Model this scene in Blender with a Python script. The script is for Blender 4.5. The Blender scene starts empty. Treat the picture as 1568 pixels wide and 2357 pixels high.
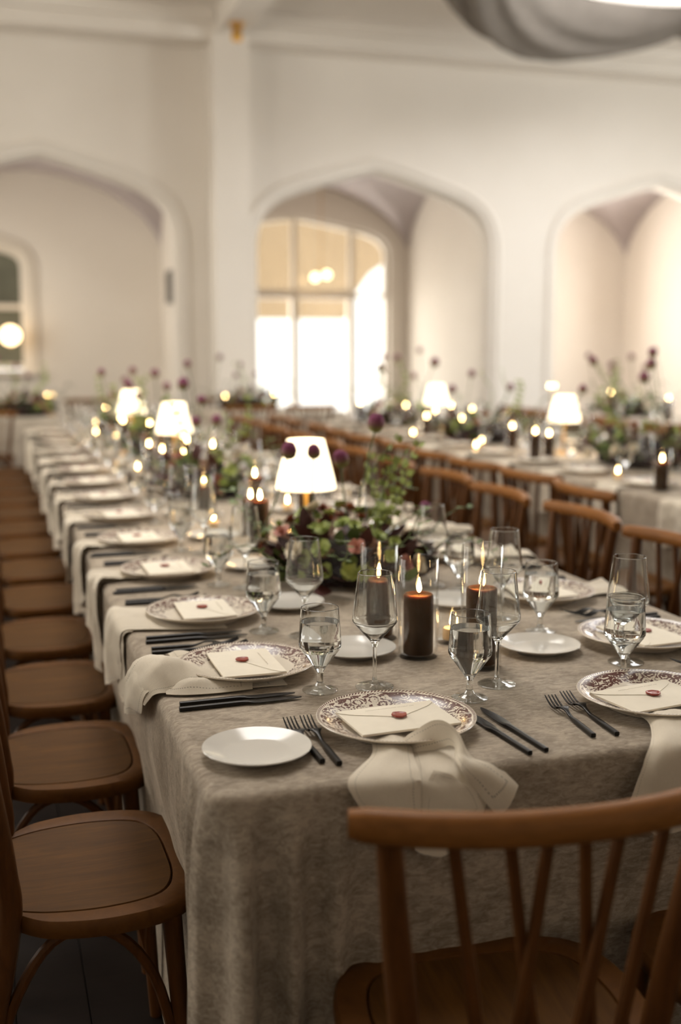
import bpy, bmesh, math, random
from math import sin, cos, pi, radians, sqrt, atan2, exp
from mathutils import Vector, Matrix, noise

SC = bpy.context.scene
COL = SC.collection
R = random.Random(11)

# ------------------------------------------------------------------ camera
cam_d = bpy.data.cameras.new('camera')
cam = bpy.data.objects.new('camera', cam_d)
COL.objects.link(cam)
SC.camera = cam
cam.location = (0, 0, 1.398)
cam.rotation_euler = (pi / 2 - 0.145998, 0, -0.303934)
cam_d.sensor_fit = 'HORIZONTAL'
cam_d.sensor_width = 24
cam_d.lens = 2577.4 / 1568 * 24
cam_d.clip_start = 0.05
cam_d.dof.use_dof = True
cam_d.dof.focus_distance = 2.02
cam_d.dof.aperture_fstop = 1.75
cam_d.dof.aperture_blades = 0

# ------------------------------------------------------------------ world, daylight, exposure
def lin(r, g=None, b=None):
    def f(c):
        c /= 255.0
        return c / 12.92 if c <= 0.04045 else ((c + 0.055) / 1.055) ** 2.4
    return (f(r), f(g), f(b), 1.0)

W = bpy.data.worlds.new('overcast_sky'); SC.world = W
W.use_nodes = True
W.node_tree.nodes['Background'].inputs[0].default_value = (1.0, 0.97, 0.93, 1)
W.node_tree.nodes['Background'].inputs[1].default_value = 2.2

def area_light(name, loc, rot, sx, sy, power, color, shape='RECTANGLE'):
    l = bpy.data.lights.new(name, 'AREA'); l.shape = shape
    l.size = sx; l.size_y = sy; l.energy = power; l.color = color
    o = bpy.data.objects.new(name, l); COL.objects.link(o)
    o.location = loc; o.rotation_euler = rot
    return o
SKY_C = (6.45, 8.7)
area_light('skylight_daylight', (SKY_C[0], SKY_C[1], 5.28), (0, 0, 0), 4.0, 4.0, 200, (0.97, 0.98, 1.0), 'DISK')
ADDED_ROOFLIGHT = (.15, 1.75, 2.7, 6.7)  # ceiling opening for the added rooflight
area_light('added_overhead_light', (.95, 4.7, 5.2), (0, 0, 0), 1.6, 4.0, 138, (1.0, 0.98, 0.95))  # unseen rooflight added to brighten the front table from above
area_light('added_aisle_light', (10.28, 13.95, 1.9), (0, pi / 2, 0), 1.8, 1.1, 290, (1.0, 0.96, 0.92))  # added light at an out-of-view window, brightens the right bay
area_light('added_aisle_light', (7.7, 16.85, 1.9), (-pi / 2, 0, 0), 1.5, 1.8, 210, (1.0, 0.96, 0.92))  # added light at a window behind the pier, brightens the right bay
area_light('added_aisle_light', (-1.5, 14.6, 1.9), (0, -pi / 2, 0), 1.8, 1.6, 100, (1.0, 0.94, 0.86))  # added light at an unseen window, brightens the left bay
area_light('french_window_daylight', (4.43, 17.1, 1.12), (-pi / 2, 0, 0), 5.2, 2.16, 225, (1.0, 0.95, 0.88))
SIDE_Y = (3.6, 7.2)           # near edges of the tall windows in both side walls
for wy in SIDE_Y:
    area_light('side_window_daylight', (12.25, wy + 1.2, 2.3), (0, pi / 2, 0), 2.6, 2.2, 265, (0.95, 0.98, 1.0))
    area_light('side_window_daylight', (-4.25, wy + 1.2, 2.3), (0, -pi / 2, 0), 2.6, 2.2, 120, (1.0, 0.95, 0.88))

SC.view_settings.view_transform = 'Standard'
SC.view_settings.look = 'None'
SC.view_settings.gamma = 1.0
SC.view_settings.use_curve_mapping = False
SC.view_settings.exposure = 0.1
cy = SC.cycles
cy.max_bounces = 10; cy.diffuse_bounces = 3; cy.glossy_bounces = 4
cy.transmission_bounces = 10; cy.transparent_max_bounces = 28
cy.sample_clamp_indirect = 4.0
cy.use_denoising = True
cy.use_adaptive_sampling = True
cy.adaptive_threshold = 0.1
cy.blur_glossy = 0.5

# ------------------------------------------------------------------ materials
MATS = {}
class NT:
    def __init__(s, name):
        s.m = bpy.data.materials.new(name); s.m.use_nodes = True
        s.t = s.m.node_tree; s.t.nodes.clear()
        s.out = s.t.nodes.new('ShaderNodeOutputMaterial')
        MATS[name] = s.m
    def n(s, kind, **kw):
        nd = s.t.nodes.new('ShaderNode' + kind)
        for k, v in kw.items():
            if k.startswith('i_'):
                key = k[2:]
                key = int(key) if key.isdigit() else key.replace('_', ' ')
                s.put(nd.inputs[key], v)
            else:
                setattr(nd, k, v)
        return nd
    def put(s, sock, v):
        if isinstance(v, bpy.types.NodeSocket): s.t.links.new(v, sock)
        else: sock.default_value = v
    def math(s, op, a, b=0.0, c=0.0):
        nd = s.t.nodes.new('ShaderNodeMath'); nd.operation = op
        for i, v in enumerate((a, b, c)): s.put(nd.inputs[i], v)
        return nd.outputs[0]
    def mix(s, f, a, b):
        nd = s.t.nodes.new('ShaderNodeMix'); nd.data_type = 'RGBA'
        s.put(nd.inputs[0], f); s.put(nd.inputs[6], a); s.put(nd.inputs[7], b)
        return nd.outputs[2]
    def ramp(s, f, stops):
        nd = s.t.nodes.new('ShaderNodeValToRGB'); e = nd.color_ramp.elements
        while len(e) < len(stops): e.new(0.5)
        for el, (p, c) in zip(e, stops): el.position = p; el.color = c
        s.put(nd.inputs[0], f)
        return nd.outputs[0]
    def coord(s, which='Object', scale=(1, 1, 1), rot=(0, 0, 0)):
        tc = s.t.nodes.new('ShaderNodeTexCoord'); mp = s.t.nodes.new('ShaderNodeMapping')
        mp.inputs['Scale'].default_value = scale; mp.inputs['Rotation'].default_value = rot
        s.t.links.new(tc.outputs[which], mp.inputs['Vector'])
        return mp.outputs[0]
    def noise(s, vec, scale, detail=3.0, rough=0.55, dist=0.0):
        nd = s.t.nodes.new('ShaderNodeTexNoise')
        s.t.links.new(vec, nd.inputs['Vector'])
        nd.inputs['Scale'].default_value = scale; nd.inputs['Detail'].default_value = detail
        nd.inputs['Roughness'].default_value = rough; nd.inputs['Distortion'].default_value = dist
        return nd.outputs['Fac']
    def bump(s, h, strength=0.2, dist=0.002):
        nd = s.t.nodes.new('ShaderNodeBump')
        s.put(nd.inputs['Height'], h); nd.inputs['Strength'].default_value = strength
        nd.inputs['Distance'].default_value = dist
        return nd.outputs[0]
    def bsdf(s, color, rough=0.5, normal=None, **kw):
        nd = s.t.nodes.new('ShaderNodeBsdfPrincipled')
        s.put(nd.inputs['Base Color'], color); s.put(nd.inputs['Roughness'], rough)
        if normal is not None: s.put(nd.inputs['Normal'], normal)
        for k, v in kw.items(): s.put(nd.inputs[k.replace('_', ' ')], v)
        return nd.outputs[0]
    def done(s, shader):
        s.t.links.new(shader, s.out.inputs['Surface']); return s.m

def plain(name, col, rough=0.5, nscale=0, var=0.12, bump=0.0, **kw):
    t = NT(name)
    c = col; nrm = None
    if nscale:
        v = t.coord('Object'); f = t.noise(v, nscale, 4)
        d = tuple(x * (1 - var * 2) for x in col[:3]) + (1,)
        l = tuple(min(1, x * (1 + var)) for x in col[:3]) + (1,)
        c = t.mix(f, d, l)
        if bump: nrm = t.bump(f, bump)
    return t.done(t.bsdf(c, rough, nrm, **kw))

def make_materials():
    # painted plaster
    t = NT('plaster')
    v = t.coord('Object'); f = t.noise(v, 1.3, 5); g = t.noise(v, 40, 3)
    t.done(t.bsdf(t.mix(f, lin(230, 221, 209), lin(240, 232, 222)), 0.75, t.bump(g, 0.15, 0.004)))
    t = NT('shaded_vault_plaster')
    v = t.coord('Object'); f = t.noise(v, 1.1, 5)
    t.done(t.bsdf(t.mix(f, lin(176, 165, 164), lin(190, 179, 178)), 0.8))  # darker than the walls: the vault's shade is put into its colour
    # floor boards
    t = NT('floor_wood')
    v = t.coord('Object', (2, 14, 14)); f = t.noise(v, 2.0, 6, 0.6, 1.5)
    t.done(t.bsdf(t.mix(f, lin(18, 11, 8), lin(36, 24, 18)), 0.6, t.bump(f, 0.1, 0.002), Specular_IOR_Level=0.2))
    # chair wood, along local long axis via generated noise
    def wood(name, dark, light, sc, rough):
        t = NT(name)
        v = t.coord('Object', sc); f = t.noise(v, 5.0, 6, 0.62, 1.2); g = t.noise(v, 26, 3, 0.5, .4)
        c = t.mix(f, dark, light)
        c = t.mix(t.math('MULTIPLY', g, 0.35), c, dark)
        t.done(t.bsdf(c, rough, t.bump(g, 0.08, 0.001), Specular_IOR_Level=0.16))
    wood('seat_wood', lin(52, 32, 11), lin(118, 78, 31), (9, 1.0, 4), 0.52)
    wood('frame_wood', lin(62, 37, 14), lin(126, 81, 35), (3, 3, 3), 0.48)
    wood('spindle_wood', lin(60, 35, 15), lin(114, 71, 34), (9, 9, 1.6), 0.42)
    wood('rail_wood', lin(98, 60, 27), lin(168, 112, 58), (1.6, 9, 9), 0.42)
    # crushed velvet
    def velvet(name, a, b):
        t = NT(name)
        v = t.coord('Object', (1, 1, 1.0)); f = t.noise(v, 9, 6, 0.62, 0.8)
        v2 = t.coord('Object', (1.0, 2.6, 2.6)); g = t.noise(v2, 46, 5, 0.75, 0.8)
        h = t.noise(v, 420, 2)
        k = t.ramp(t.math('ADD', t.math('MULTIPLY', f, 0.42), t.math('MULTIPLY', g, 0.58)), [(0.40, a), (0.60, b)])
        t.done(t.bsdf(k, 0.85, t.bump(t.math('ADD', g, t.math('MULTIPLY', h, 0.3)), 0.35, 0.0016),
                      Sheen_Weight=0.35, Sheen_Roughness=0.4, Sheen_Tint=lin(230, 218, 200)))
    velvet('velvet', lin(128, 114, 98), lin(186, 171, 152))
    velvet('velvet_pale', lin(168, 154, 136), lin(205, 192, 174))
    # linen with drawn-thread hem (UV in metres from the napkin's corner; second UV = napkin size)
    t = NT('linen')
    uv = t.n('UVMap', uv_map='UVMap'); sz = t.n('UVMap', uv_map='size')
    s1 = t.n('SeparateXYZ'); t.t.links.new(uv.outputs[0], s1.inputs[0])
    s2 = t.n('SeparateXYZ'); t.t.links.new(sz.outputs[0], s2.inputs[0])
    u, v = s1.outputs[0], s1.outputs[1]
    du = t.math('MINIMUM', u, t.math('SUBTRACT', s2.outputs[0], u))
    dv = t.math('MINIMUM', v, t.math('SUBTRACT', s2.outputs[1], v))
    def dash(d, a, other):
        line = t.math('LESS_THAN', t.math('ABSOLUTE', t.math('SUBTRACT', d, 0.022)), 0.0011)
        dots = t.math('LESS_THAN', t.math('FRACT', t.math('MULTIPLY', a, 190.0)), 0.5)
        inside = t.math('GREATER_THAN', other, 0.021)
        return t.math('MULTIPLY', t.math('MULTIPLY', line, dots), inside)
    holes = t.math('MAXIMUM', dash(du, v, dv), dash(dv, u, du))
    vec = t.coord('UV'); w1 = t.noise(vec, 900, 2); w2 = t.noise(t.coord('UV', (1, 12, 1)), 60, 4)
    f = t.noise(t.coord('UV', (8, 1, 1)), 90, 4)
    c = t.mix(t.math('MULTIPLY', t.math('ADD', f, w2), 0.5), lin(204, 190, 168), lin(234, 223, 205))
    c = t.mix(t.math('MULTIPLY', holes, 0.6), c, lin(70, 58, 44))
    t.done(t.bsdf(c, 0.9, t.bump(t.math('ADD', w1, t.math('MULTIPLY', f, 0.6)), 0.25, 0.0008), Sheen_Weight=0.15))
    # brown transferware
    t = NT('transferware')
    o = t.coord('Object')
    s = t.n('SeparateXYZ'); t.t.links.new(o, s.inputs[0])
    r = t.math('SQRT', t.math('ADD', t.math('POWER', s.outputs[0], 2.0), t.math('POWER', s.outputs[1], 2.0)))
    th = t.math('ARCTAN2', s.outputs[1], s.outputs[0])
    nz = t.n('TexNoise'); t.t.links.new(o, nz.inputs['Vector']); nz.inputs['Scale'].default_value = 55; nz.inputs['Detail'].default_value = 3
    wob = t.n('VectorMath', operation='MULTIPLY_ADD'); t.t.links.new(nz.outputs['Color'], wob.inputs[0])
    wob.inputs[1].default_value = (.012, .012, .012); t.t.links.new(o, wob.inputs[2])
    vor = t.n('TexVoronoi'); t.t.links.new(wob.outputs[0], vor.inputs['Vector']); vor.inputs['Scale'].default_value = 44
    vor2 = t.n('TexVoronoi'); t.t.links.new(wob.outputs[0], vor2.inputs['Vector']); vor2.inputs['Scale'].default_value = 130
    ros = t.math('SINE', t.math('MULTIPLY', vor.outputs['Distance'], 21.0))
    lea = t.math('SINE', t.math('MULTIPLY', vor2.outputs['Distance'], 11.0))
    patch = t.noise(o, 24, 3)
    big = t.noise(o, 17, 2, 0.5, 1.0)
    pat = t.math('ADD', t.math('MULTIPLY', ros, 0.55), t.math('MULTIPLY', lea, 0.45))
    pat = t.math('ADD', pat, t.math('MULTIPLY', t.math('SUBTRACT', big, 0.5), 2.6))
    m = t.math('GREATER_THAN', pat, -0.02)
    band = t.math('MULTIPLY', t.math('GREATER_THAN', r, t.math('ADD', 0.083, t.math('MULTIPLY', patch, 0.018))), t.math('LESS_THAN', r, 0.1265))
    m = t.math('MULTIPLY', m, band)
    # scroll garland near the rim
    sc_ = t.math('SINE', t.math('ADD', t.math('MULTIPLY', th, 26.0), t.math('MULTIPLY', t.math('SINE', t.math('MULTIPLY', r, 620.0)), 1.4)))
    garl = t.math('MULTIPLY', t.math('GREATER_THAN', sc_, 0.15), t.math('MULTIPLY', t.math('GREATER_THAN', r, 0.117), t.math('LESS_THAN', r, 0.1275)))
    garl = t.math('MULTIPLY', garl, t.math('GREATER_THAN', patch, 0.44))
    m = t.math('MAXIMUM', m, garl)
    # braided edge
    ed = t.math('MULTIPLY', t.math('GREATER_THAN', r, 0.1292), t.math('LESS_THAN', r, 0.1338))
    br = t.math('GREATER_THAN', t.math('SINE', t.math('ADD', t.math('MULTIPLY', th, 130.0), t.math('MULTIPLY', r, 900.0))), -0.25)
    m = t.math('MAXIMUM', m, t.math('MULTIPLY', ed, br))
    up = t.math('GREATER_THAN', t.n('SeparateXYZ', i_0=t.n('NewGeometry').outputs['Normal']).outputs[2], 0.0)
    m = t.math('MULTIPLY', m, up)
    shade = t.noise(o, 300, 2)
    ink = t.mix(shade, lin(70, 38, 36), lin(128, 88, 80))
    t.done(t.bsdf(t.mix(m, lin(238, 226, 208), ink), 0.24, None, Coat_Weight=0.1, Coat_Roughness=0.08))
    plain('porcelain', lin(222, 217, 208), 0.16, Coat_Weight=0.3, Coat_Roughness=0.05)
    plain('paper', lin(244, 234, 215), 0.8, 60, 0.03, 0.05)
    plain('paper_inner', lin(226, 206, 168), 0.85)
    plain('wax_seal', lin(158, 58, 42), 0.32, 120, 0.2, 0.3)
    plain('ink', lin(186, 172, 150), 0.8)
    plain('black_steel', lin(34, 31, 29), 0.34, 30, 0.15, Metallic=0.7)
    plain('brass', lin(214, 166, 84), 0.36, Metallic=0.75)
    plain('dark_metal', lin(45, 40, 36), 0.45, Metallic=0.6)
    plain('grey_plastic', lin(150, 146, 140), 0.5)
    plain('white_paint', lin(226, 216, 202), 0.5)
    plain('dark_vase', lin(20, 15, 13), 0.85, 20, 0.3)
    # charcoal pillar wax with warm glow near the top comes from light itself
    plain('candle_wax', lin(66, 45, 27), 0.7, 35, 0.25, Specular_IOR_Level=0.12, Subsurface_Weight=0.8, Subsurface_Scale=0.04, Subsurface_Radius=(1.0, .5, .25))
    plain('wax_pool', lin(120, 82, 46), 0.15)
    plain('votive_wax', lin(225, 190, 140), 0.5)
    plain('wick', lin(25, 20, 18), 0.9)
    def emit(name, col, st):
        t = NT(name); e = t.n('Emission'); e.inputs[0].default_value = col; e.inputs[1].default_value = st
        t.done(e.outputs[0])
    emit('flame', (1.0, 0.64, 0.25, 1), 62.0)
    emit('bulb', (1.0, 0.70, 0.38, 1), 6.0)
    # lit pleated lamp shade: glowing fabric
    t = NT('lamp_shade')
    v = t.coord('Object'); f = t.noise(v, 30, 3)
    e = t.n('Emission'); e.inputs[1].default_value = 2.6
    t.put(e.inputs[0], t.mix(f, (1.0, 0.80, 0.50, 1), (1.0, 0.86, 0.60, 1)))
    b = t.bsdf(lin(240, 228, 205), 0.9)
    ad = t.n('AddShader'); t.t.links.new(e.outputs[0], ad.inputs[0]); t.t.links.new(b, ad.inputs[1])
    t.done(ad.outputs[0])
    # refractive crystal, water
    t = NT('crystal'); g = t.n('BsdfGlass'); g.inputs['Roughness'].default_value = 0.0; g.inputs['IOR'].default_value = 1.5
    g.inputs['Color'].default_value = (0.985, 0.99, 0.985, 1); t.done(g.outputs[0])
    t = NT('water'); g = t.n('BsdfGlass'); g.inputs['Roughness'].default_value = 0.0; g.inputs['IOR'].default_value = 1.33
    g.inputs['Color'].default_value = (1, 1, 1, 1); t.done(g.outputs[0])
    # thin walled glass
    def thin(name, tint, k):
        t = NT(name)
        tr = t.n('BsdfTransparent'); tr.inputs[0].default_value = tint
        gl = t.n('BsdfGlossy'); gl.inputs['Roughness'].default_value = 0.02
        fr = t.n('LayerWeight'); fr.inputs['Blend'].default_value = 0.5
        fac = t.math('ADD', t.math('MULTIPLY', t.math('POWER', fr.outputs['Facing'], 4.0), 0.85), k)
        mx = t.n('MixShader'); t.t.links.new(fac, mx.inputs[0])
        t.t.links.new(tr.outputs[0], mx.inputs[1]); t.t.links.new(gl.outputs[0], mx.inputs[2])
        t.done(mx.outputs[0])
    thin('thin_glass', (0.99, 0.99, 0.985, 1), 0.022)
    thin('foot_glass', (0.95, 0.96, 0.955, 1), 0.11)
    thin('window_glass', (0.97, 0.97, 0.95, 1), 0.03)
    plain('dim_glass', lin(112, 112, 98), 0.1, 3, 0.3)
    # flowers
    def leafm(name, a, b, rough=0.55):
        t = NT(name); v = t.coord('Object'); f = t.noise(v, 45, 3)
        oi = t.n('ObjectInfo')
        c = t.mix(t.math('MULTIPLY', t.math('ADD', f, oi.outputs['Random']), 0.5), a, b)
        t.done(t.bsdf(c, rough))
    leafm('leaf_burgundy', lin(38, 18, 17), lin(96, 50, 42))
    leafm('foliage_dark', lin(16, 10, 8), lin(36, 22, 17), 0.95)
    leafm('leaf_green', lin(62, 78, 38), lin(120, 140, 72))
    leafm('leaf_blush', lin(150, 112, 96), lin(196, 164, 146))
    leafm('bloom_green', lin(120, 138, 62), lin(196, 204, 120))
    leafm('bloom_rust', lin(120, 58, 38), lin(186, 120, 80))
    leafm('bloom_cream', lin(206, 190, 160), lin(240, 228, 205))
    leafm('bloom_rose', lin(150, 78, 70), lin(210, 150, 130))
    t = NT('allium')
    s = t.n('SeparateXYZ'); t.t.links.new(t.coord('Generated'), s.inputs[0])
    c = t.ramp(s.outputs[2], [(0.12, lin(142, 142, 74)), (0.45, lin(128, 84, 82)), (0.72, lin(124, 52, 86))])
    t.done(t.bsdf(c, 0.7))
    leafm('stem_green', lin(74, 88, 48), lin(112, 124, 78))
    # grey voile
    t = NT('voile')
    v = t.coord('Object'); f = t.noise(v, 5, 4)
    d = t.n('BsdfDiffuse'); t.put(d.inputs[0], t.mix(f, lin(122, 114, 106), lin(140, 132, 123)))
    tl = t.n('BsdfTranslucent'); tl.inputs[0].default_value = lin(130, 122, 114)
    mx = t.n('MixShader'); mx.inputs[0].default_value = 0.08
    t.t.links.new(d.outputs[0], mx.inputs[1]); t.t.links.new(tl.outputs[0], mx.inputs[2]); t.done(mx.outputs[0])
    plain('porch_plaster', lin(176, 157, 130), 0.8, 2, 0.05)
make_materials()
M = MATS

# ------------------------------------------------------------------ mesh helpers
class MB:
    def __init__(s): s.v = []; s.f = []; s.mi = []; s.cur = 0
    def add(s, vs, fs):
        o = len(s.v); s.v += [tuple(p) for p in vs]
        s.f += [tuple(i + o for i in f) for f in fs]; s.mi += [s.cur] * len(fs)
        return s
    def box(s, x0, x1, y0, y1, z0, z1):
        v = [(x, y, z) for z in (z0, z1) for y in (y0, y1) for x in (x0, x1)]
        return s.add(v, [(0, 2, 3, 1), (4, 5, 7, 6), (0, 1, 5, 4), (2, 6, 7, 3), (0, 4, 6, 2), (1, 3, 7, 5)])
    def lathe(s, prof, n=32, cx=0, cy=0, wob=None, dens=0):
        rings = []; vs = []; fs = []
        if dens:
            q = [prof[0]]
            for (a, b) in zip(prof, prof[1:]):
                d = math.hypot(b[0] - a[0], b[1] - a[1]); m = max(1, int(d / dens))
                us = [k / m for k in range(1, m + 1)] if m > 2 else ([.12, .88, 1.0] if d > .002 else [1.0])
                if m > 2: us = [.1 / m] + us[:-1] + [1 - .1 / m, 1.0]
                q += [(a[0] + (b[0] - a[0]) * u, a[1] + (b[1] - a[1]) * u) for u in us]
            prof = q
        for (r, z) in prof:
            if r < 1e-6: rings.append([len(vs)]); vs.append((cx, cy, z))
            else:
                rings.append(list(range(len(vs), len(vs) + n)))
                for i in range(n):
                    a = 2 * pi * i / n; k = 1 if wob is None else wob(a, z)
                    vs.append((cx + r * k * cos(a), cy + r * k * sin(a), z))
        for a, b in zip(rings, rings[1:]):
            for i in range(n):
                j = (i + 1) % n
                if len(a) == 1 and len(b) == 1: break
                if len(a) == 1: fs.append((a[0], b[j], b[i]))
                elif len(b) == 1: fs.append((a[i], a[j], b[0]))
                else: fs.append((a[i], a[j], b[j], b[i]))
        return s.add(vs, fs)
    def tube(s, pts, rad, n=8, caps=True, flat=1.0):
        P = [Vector(p) for p in pts]
        if not hasattr(rad, '__len__'): rad = [rad] * len(P)
        vs = []; fs = []; up = None
        for i, p in enumerate(P):
            t = (P[min(i + 1, len(P) - 1)] - P[max(i - 1, 0)]).normalized()
            if up is None:
                up = Vector((0, 0, 1)) if abs(t.z) < .9 else Vector((0, 1, 0))
            a = up - t * up.dot(t); a.normalize(); b = t.cross(a); up = a
            for k in range(n):
                an = 2 * pi * k / n
                vs.append(p + (a * cos(an) + b * sin(an) * flat) * rad[i])
        for i in range(len(P) - 1):
            for k in range(n):
                l = (k + 1) % n
                fs.append((i * n + k, i * n + l, (i + 1) * n + l, (i + 1) * n + k))
        if caps:
            fs.append(tuple(range(n - 1, -1, -1))); o = (len(P) - 1) * n
            fs.append(tuple(o + k for k in range(n)))
        return s.add(vs, fs)
    def mesh(s, name, mats, smooth=True, sharp=40):
        me = bpy.data.meshes.new(name)
        me.from_pydata(s.v, [], s.f)
        for m in (mats if isinstance(mats, (list, tuple)) else [mats]): me.materials.append(M[m] if isinstance(m, str) else m)
        me.polygons.foreach_set('material_index', s.mi)
        bm = bmesh.new(); bm.from_mesh(me); bmesh.ops.recalc_face_normals(bm, faces=bm.faces)
        if all(len(e.link_faces) == 2 for e in bm.edges) and bm.calc_volume(signed=True) < 0: bmesh.ops.reverse_faces(bm, faces=bm.faces)
        bm.to_mesh(me); bm.free()
        me.polygons.foreach_set('use_smooth', [smooth] * len(me.polygons))
        if smooth and sharp: me.set_sharp_from_angle(angle=radians(sharp))
        me.update()
        return me

def catmull(pts, n, closed=False):
    P = [Vector(p) for p in pts]; out = []
    m = len(P); segs = m if closed else m - 1
    for i in range(segs):
        if closed: a, b, c, d = P[(i - 1) % m], P[i], P[(i + 1) % m], P[(i + 2) % m]
        else: a, b, c, d = P[max(i - 1, 0)], P[i], P[i + 1], P[min(i + 2, m - 1)]
        for k in range(n):
            t = k / n
            out.append(0.5 * ((2 * b) + (c - a) * t + (2 * a - 5 * b + 4 * c - d) * t * t + (3 * b - a - 3 * c + d) * t ** 3))
    if not closed: out.append(P[-1].copy())
    return out

def link(name, me, parent=None, loc=(0, 0, 0), rot=(0, 0, 0), scale=None):
    o = bpy.data.objects.new(name, me); COL.objects.link(o)
    o.location = loc; o.rotation_euler = rot
    if scale: o.scale = (scale,) * 3 if not hasattr(scale, '__len__') else scale
    if parent: o.parent = parent
    return o
def tag(o, label, cat, group=None, kind=None):
    o['label'] = label
    if cat: o['category'] = cat
    if group: o['group'] = group
    if kind: o['kind'] = kind
    return o
def struct(name, me, label=None, cat=None, **kw):
    o = link(name, me, **kw); o['kind'] = 'structure'
    if label: o['label'] = label
    if cat: o['category'] = cat
    return o

class Tpl:
    """a thing: list of parts (name, mesh, loc, rot, children, label)"""
    def __init__(s): s.parts = []
    def part(s, name, me, loc=(0, 0, 0), rot=(0, 0, 0), kids=(), label=None):
        s.parts.append((name, me, loc, rot, kids, label)); return s
def place(t, name, label, cat, group=None, loc=(0, 0, 0), rz=0.0, rot=None, scale=None):
    if isinstance(t, Tpl):
        root = link(name, None, None, loc, rot or (0, 0, rz), scale)
        root.empty_display_size = 0.05
        for (n, me, l, r, kids, lab) in t.parts:
            c = link(n, me, root, l, r)
            if lab: c['label'] = lab
            for (kn, kme, kl, kr) in kids: link(kn, kme, c, kl, kr)
    else:
        root = link(name, t, None, loc, rot or (0, 0, rz), scale)
    return tag(root, label, cat, group)

ORD = ['first', 'second', 'third', 'fourth', 'fifth', 'sixth', 'seventh', 'eighth', 'ninth', 'tenth', 'eleventh', 'twelfth', 'thirteenth', 'fourteenth', 'fifteenth', 'sixteenth']

# ------------------------------------------------------------------ room shell
YA, YB = 12.6, 13.0           # arcade wall faces
YW, YX = 16.4, 16.7           # outer wall faces
CEIL = 4.9
BAYS = [0.62, 4.40, 8.18]
DROP = [(0, 0), (.1, .03), (.2, .065), (.4, .15), (.6, .24), (.75, .32), (.85, .405), (.92, .50), (.965, .62), (.99, .75), (1.0, .88)]
def drop(t):
    t = min(max(abs(t), 0), 1)
    for (a, da), (b, db) in zip(DROP, DROP[1:]):
        if t <= b: return da + (db - da) * (t - a) / (b - a)
    return DROP[-1][1]
TS = [-1, -.99, -.965, -.92, -.85, -.75, -.6, -.4, -.2, -.1, 0, .1, .2, .4, .6, .75, .85, .92, .965, .99, 1]

def arched_wall(name, x0, x1, ya, yb, ztop, openings, mat, label, wname):
    """wall along X with arched openings (cx, half, sill, apex, drop scale)"""
    mb = MB()
    xs = x0
    segs = []
    for (cx, h, sill, apex, k) in sorted(openings):
        segs.append((xs, cx - h, None)); segs.append((cx - h, cx + h, (cx, h, sill, apex, k))); xs = cx + h
    segs.append((xs, x1, None))
    for (a, b, op) in segs:
        if op is None:
            mb.box(a, b, ya, yb, 0, ztop); continue
        cx, h, sill, apex, k = op
        if sill > 0: mb.box(a, b, ya, yb, 0, sill)
        L = [(cx + t * h, apex - drop(t) * k) for t in TS]
        for (p, q) in zip(L, L[1:]):
            v = [(p[0], ya, p[1]), (q[0], ya, q[1]), (q[0], ya, ztop), (p[0], ya, ztop),
                 (p[0], yb, p[1]), (q[0], yb, q[1]), (q[0], yb, ztop), (p[0], yb, ztop)]
            mb.add(v, [(0, 1, 2, 3), (5, 4, 7, 6), (0, 4, 5, 1)])
    me = bpy.data.meshes.new(name)
    me.from_pydata(mb.v, [], mb.f); me.materials.append(M[mat])
    bm = bmesh.new(); bm.from_mesh(me); bmesh.ops.remove_doubles(bm, verts=bm.verts, dist=1e-4)
    bmesh.ops.recalc_face_normals(bm, faces=bm.faces); bm.to_mesh(me); bm.free()
    o = struct(wname, me, label, 'wall')
    return o

# floor: body plus boards laid out where they can be told apart
fl = MB().box(-4.3, 12.6, -3.3, 17.6, -0.12, -0.012).mesh('floor', 'floor_wood', False)
floor = struct('floor', fl, 'dark stained timber floor under the tables and chairs', 'floor')
pl_me = [MB().box(0.0015, 0.1485, 0.0015, L - 0.0015, -0.014, 0.0).mesh('plank', 'floor_wood', False) for L in (1.2, 0.9, 1.5)]
far_b = MB().box(-4, 12.3, 5.0, 16.4, -0.014, 0.0).box(-4, 12.3, -3, 0.6, -0.014, 0.0).box(-4, -1.2, 0.6, 5.0, -0.014, 0).box(3.0, 12.3, 0.6, 5.0, -0.014, 0)
fb = link('board_field', far_b.mesh('board_field', 'floor_wood', False), floor); fb['kind'] = 'stuff'; fb['label'] = 'dark floor boards too far off to tell apart'
for i in range(28):
    y = 0.6 - R.random() * 0.0; x = -1.2 + i * 0.15; k = i % 3; first = True
    while y < 5.0 - 1e-6:
        L = (1.2, 0.9, 1.5)[(k) % 3]
        if first: L = (0.9, 1.2, 1.5)[i % 3]; k = (1, 0, 2)[i % 3]; first = False
        if y + L > 5.0: 
            s = (5.0 - y) / L
            link('plank', pl_me[k % 3], floor, (x, y, 0), scale=(1, s, 1)); break
        link('plank', pl_me[k % 3], floor, (x, y, 0)); y += L; k = (k + 1) % 3
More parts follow.
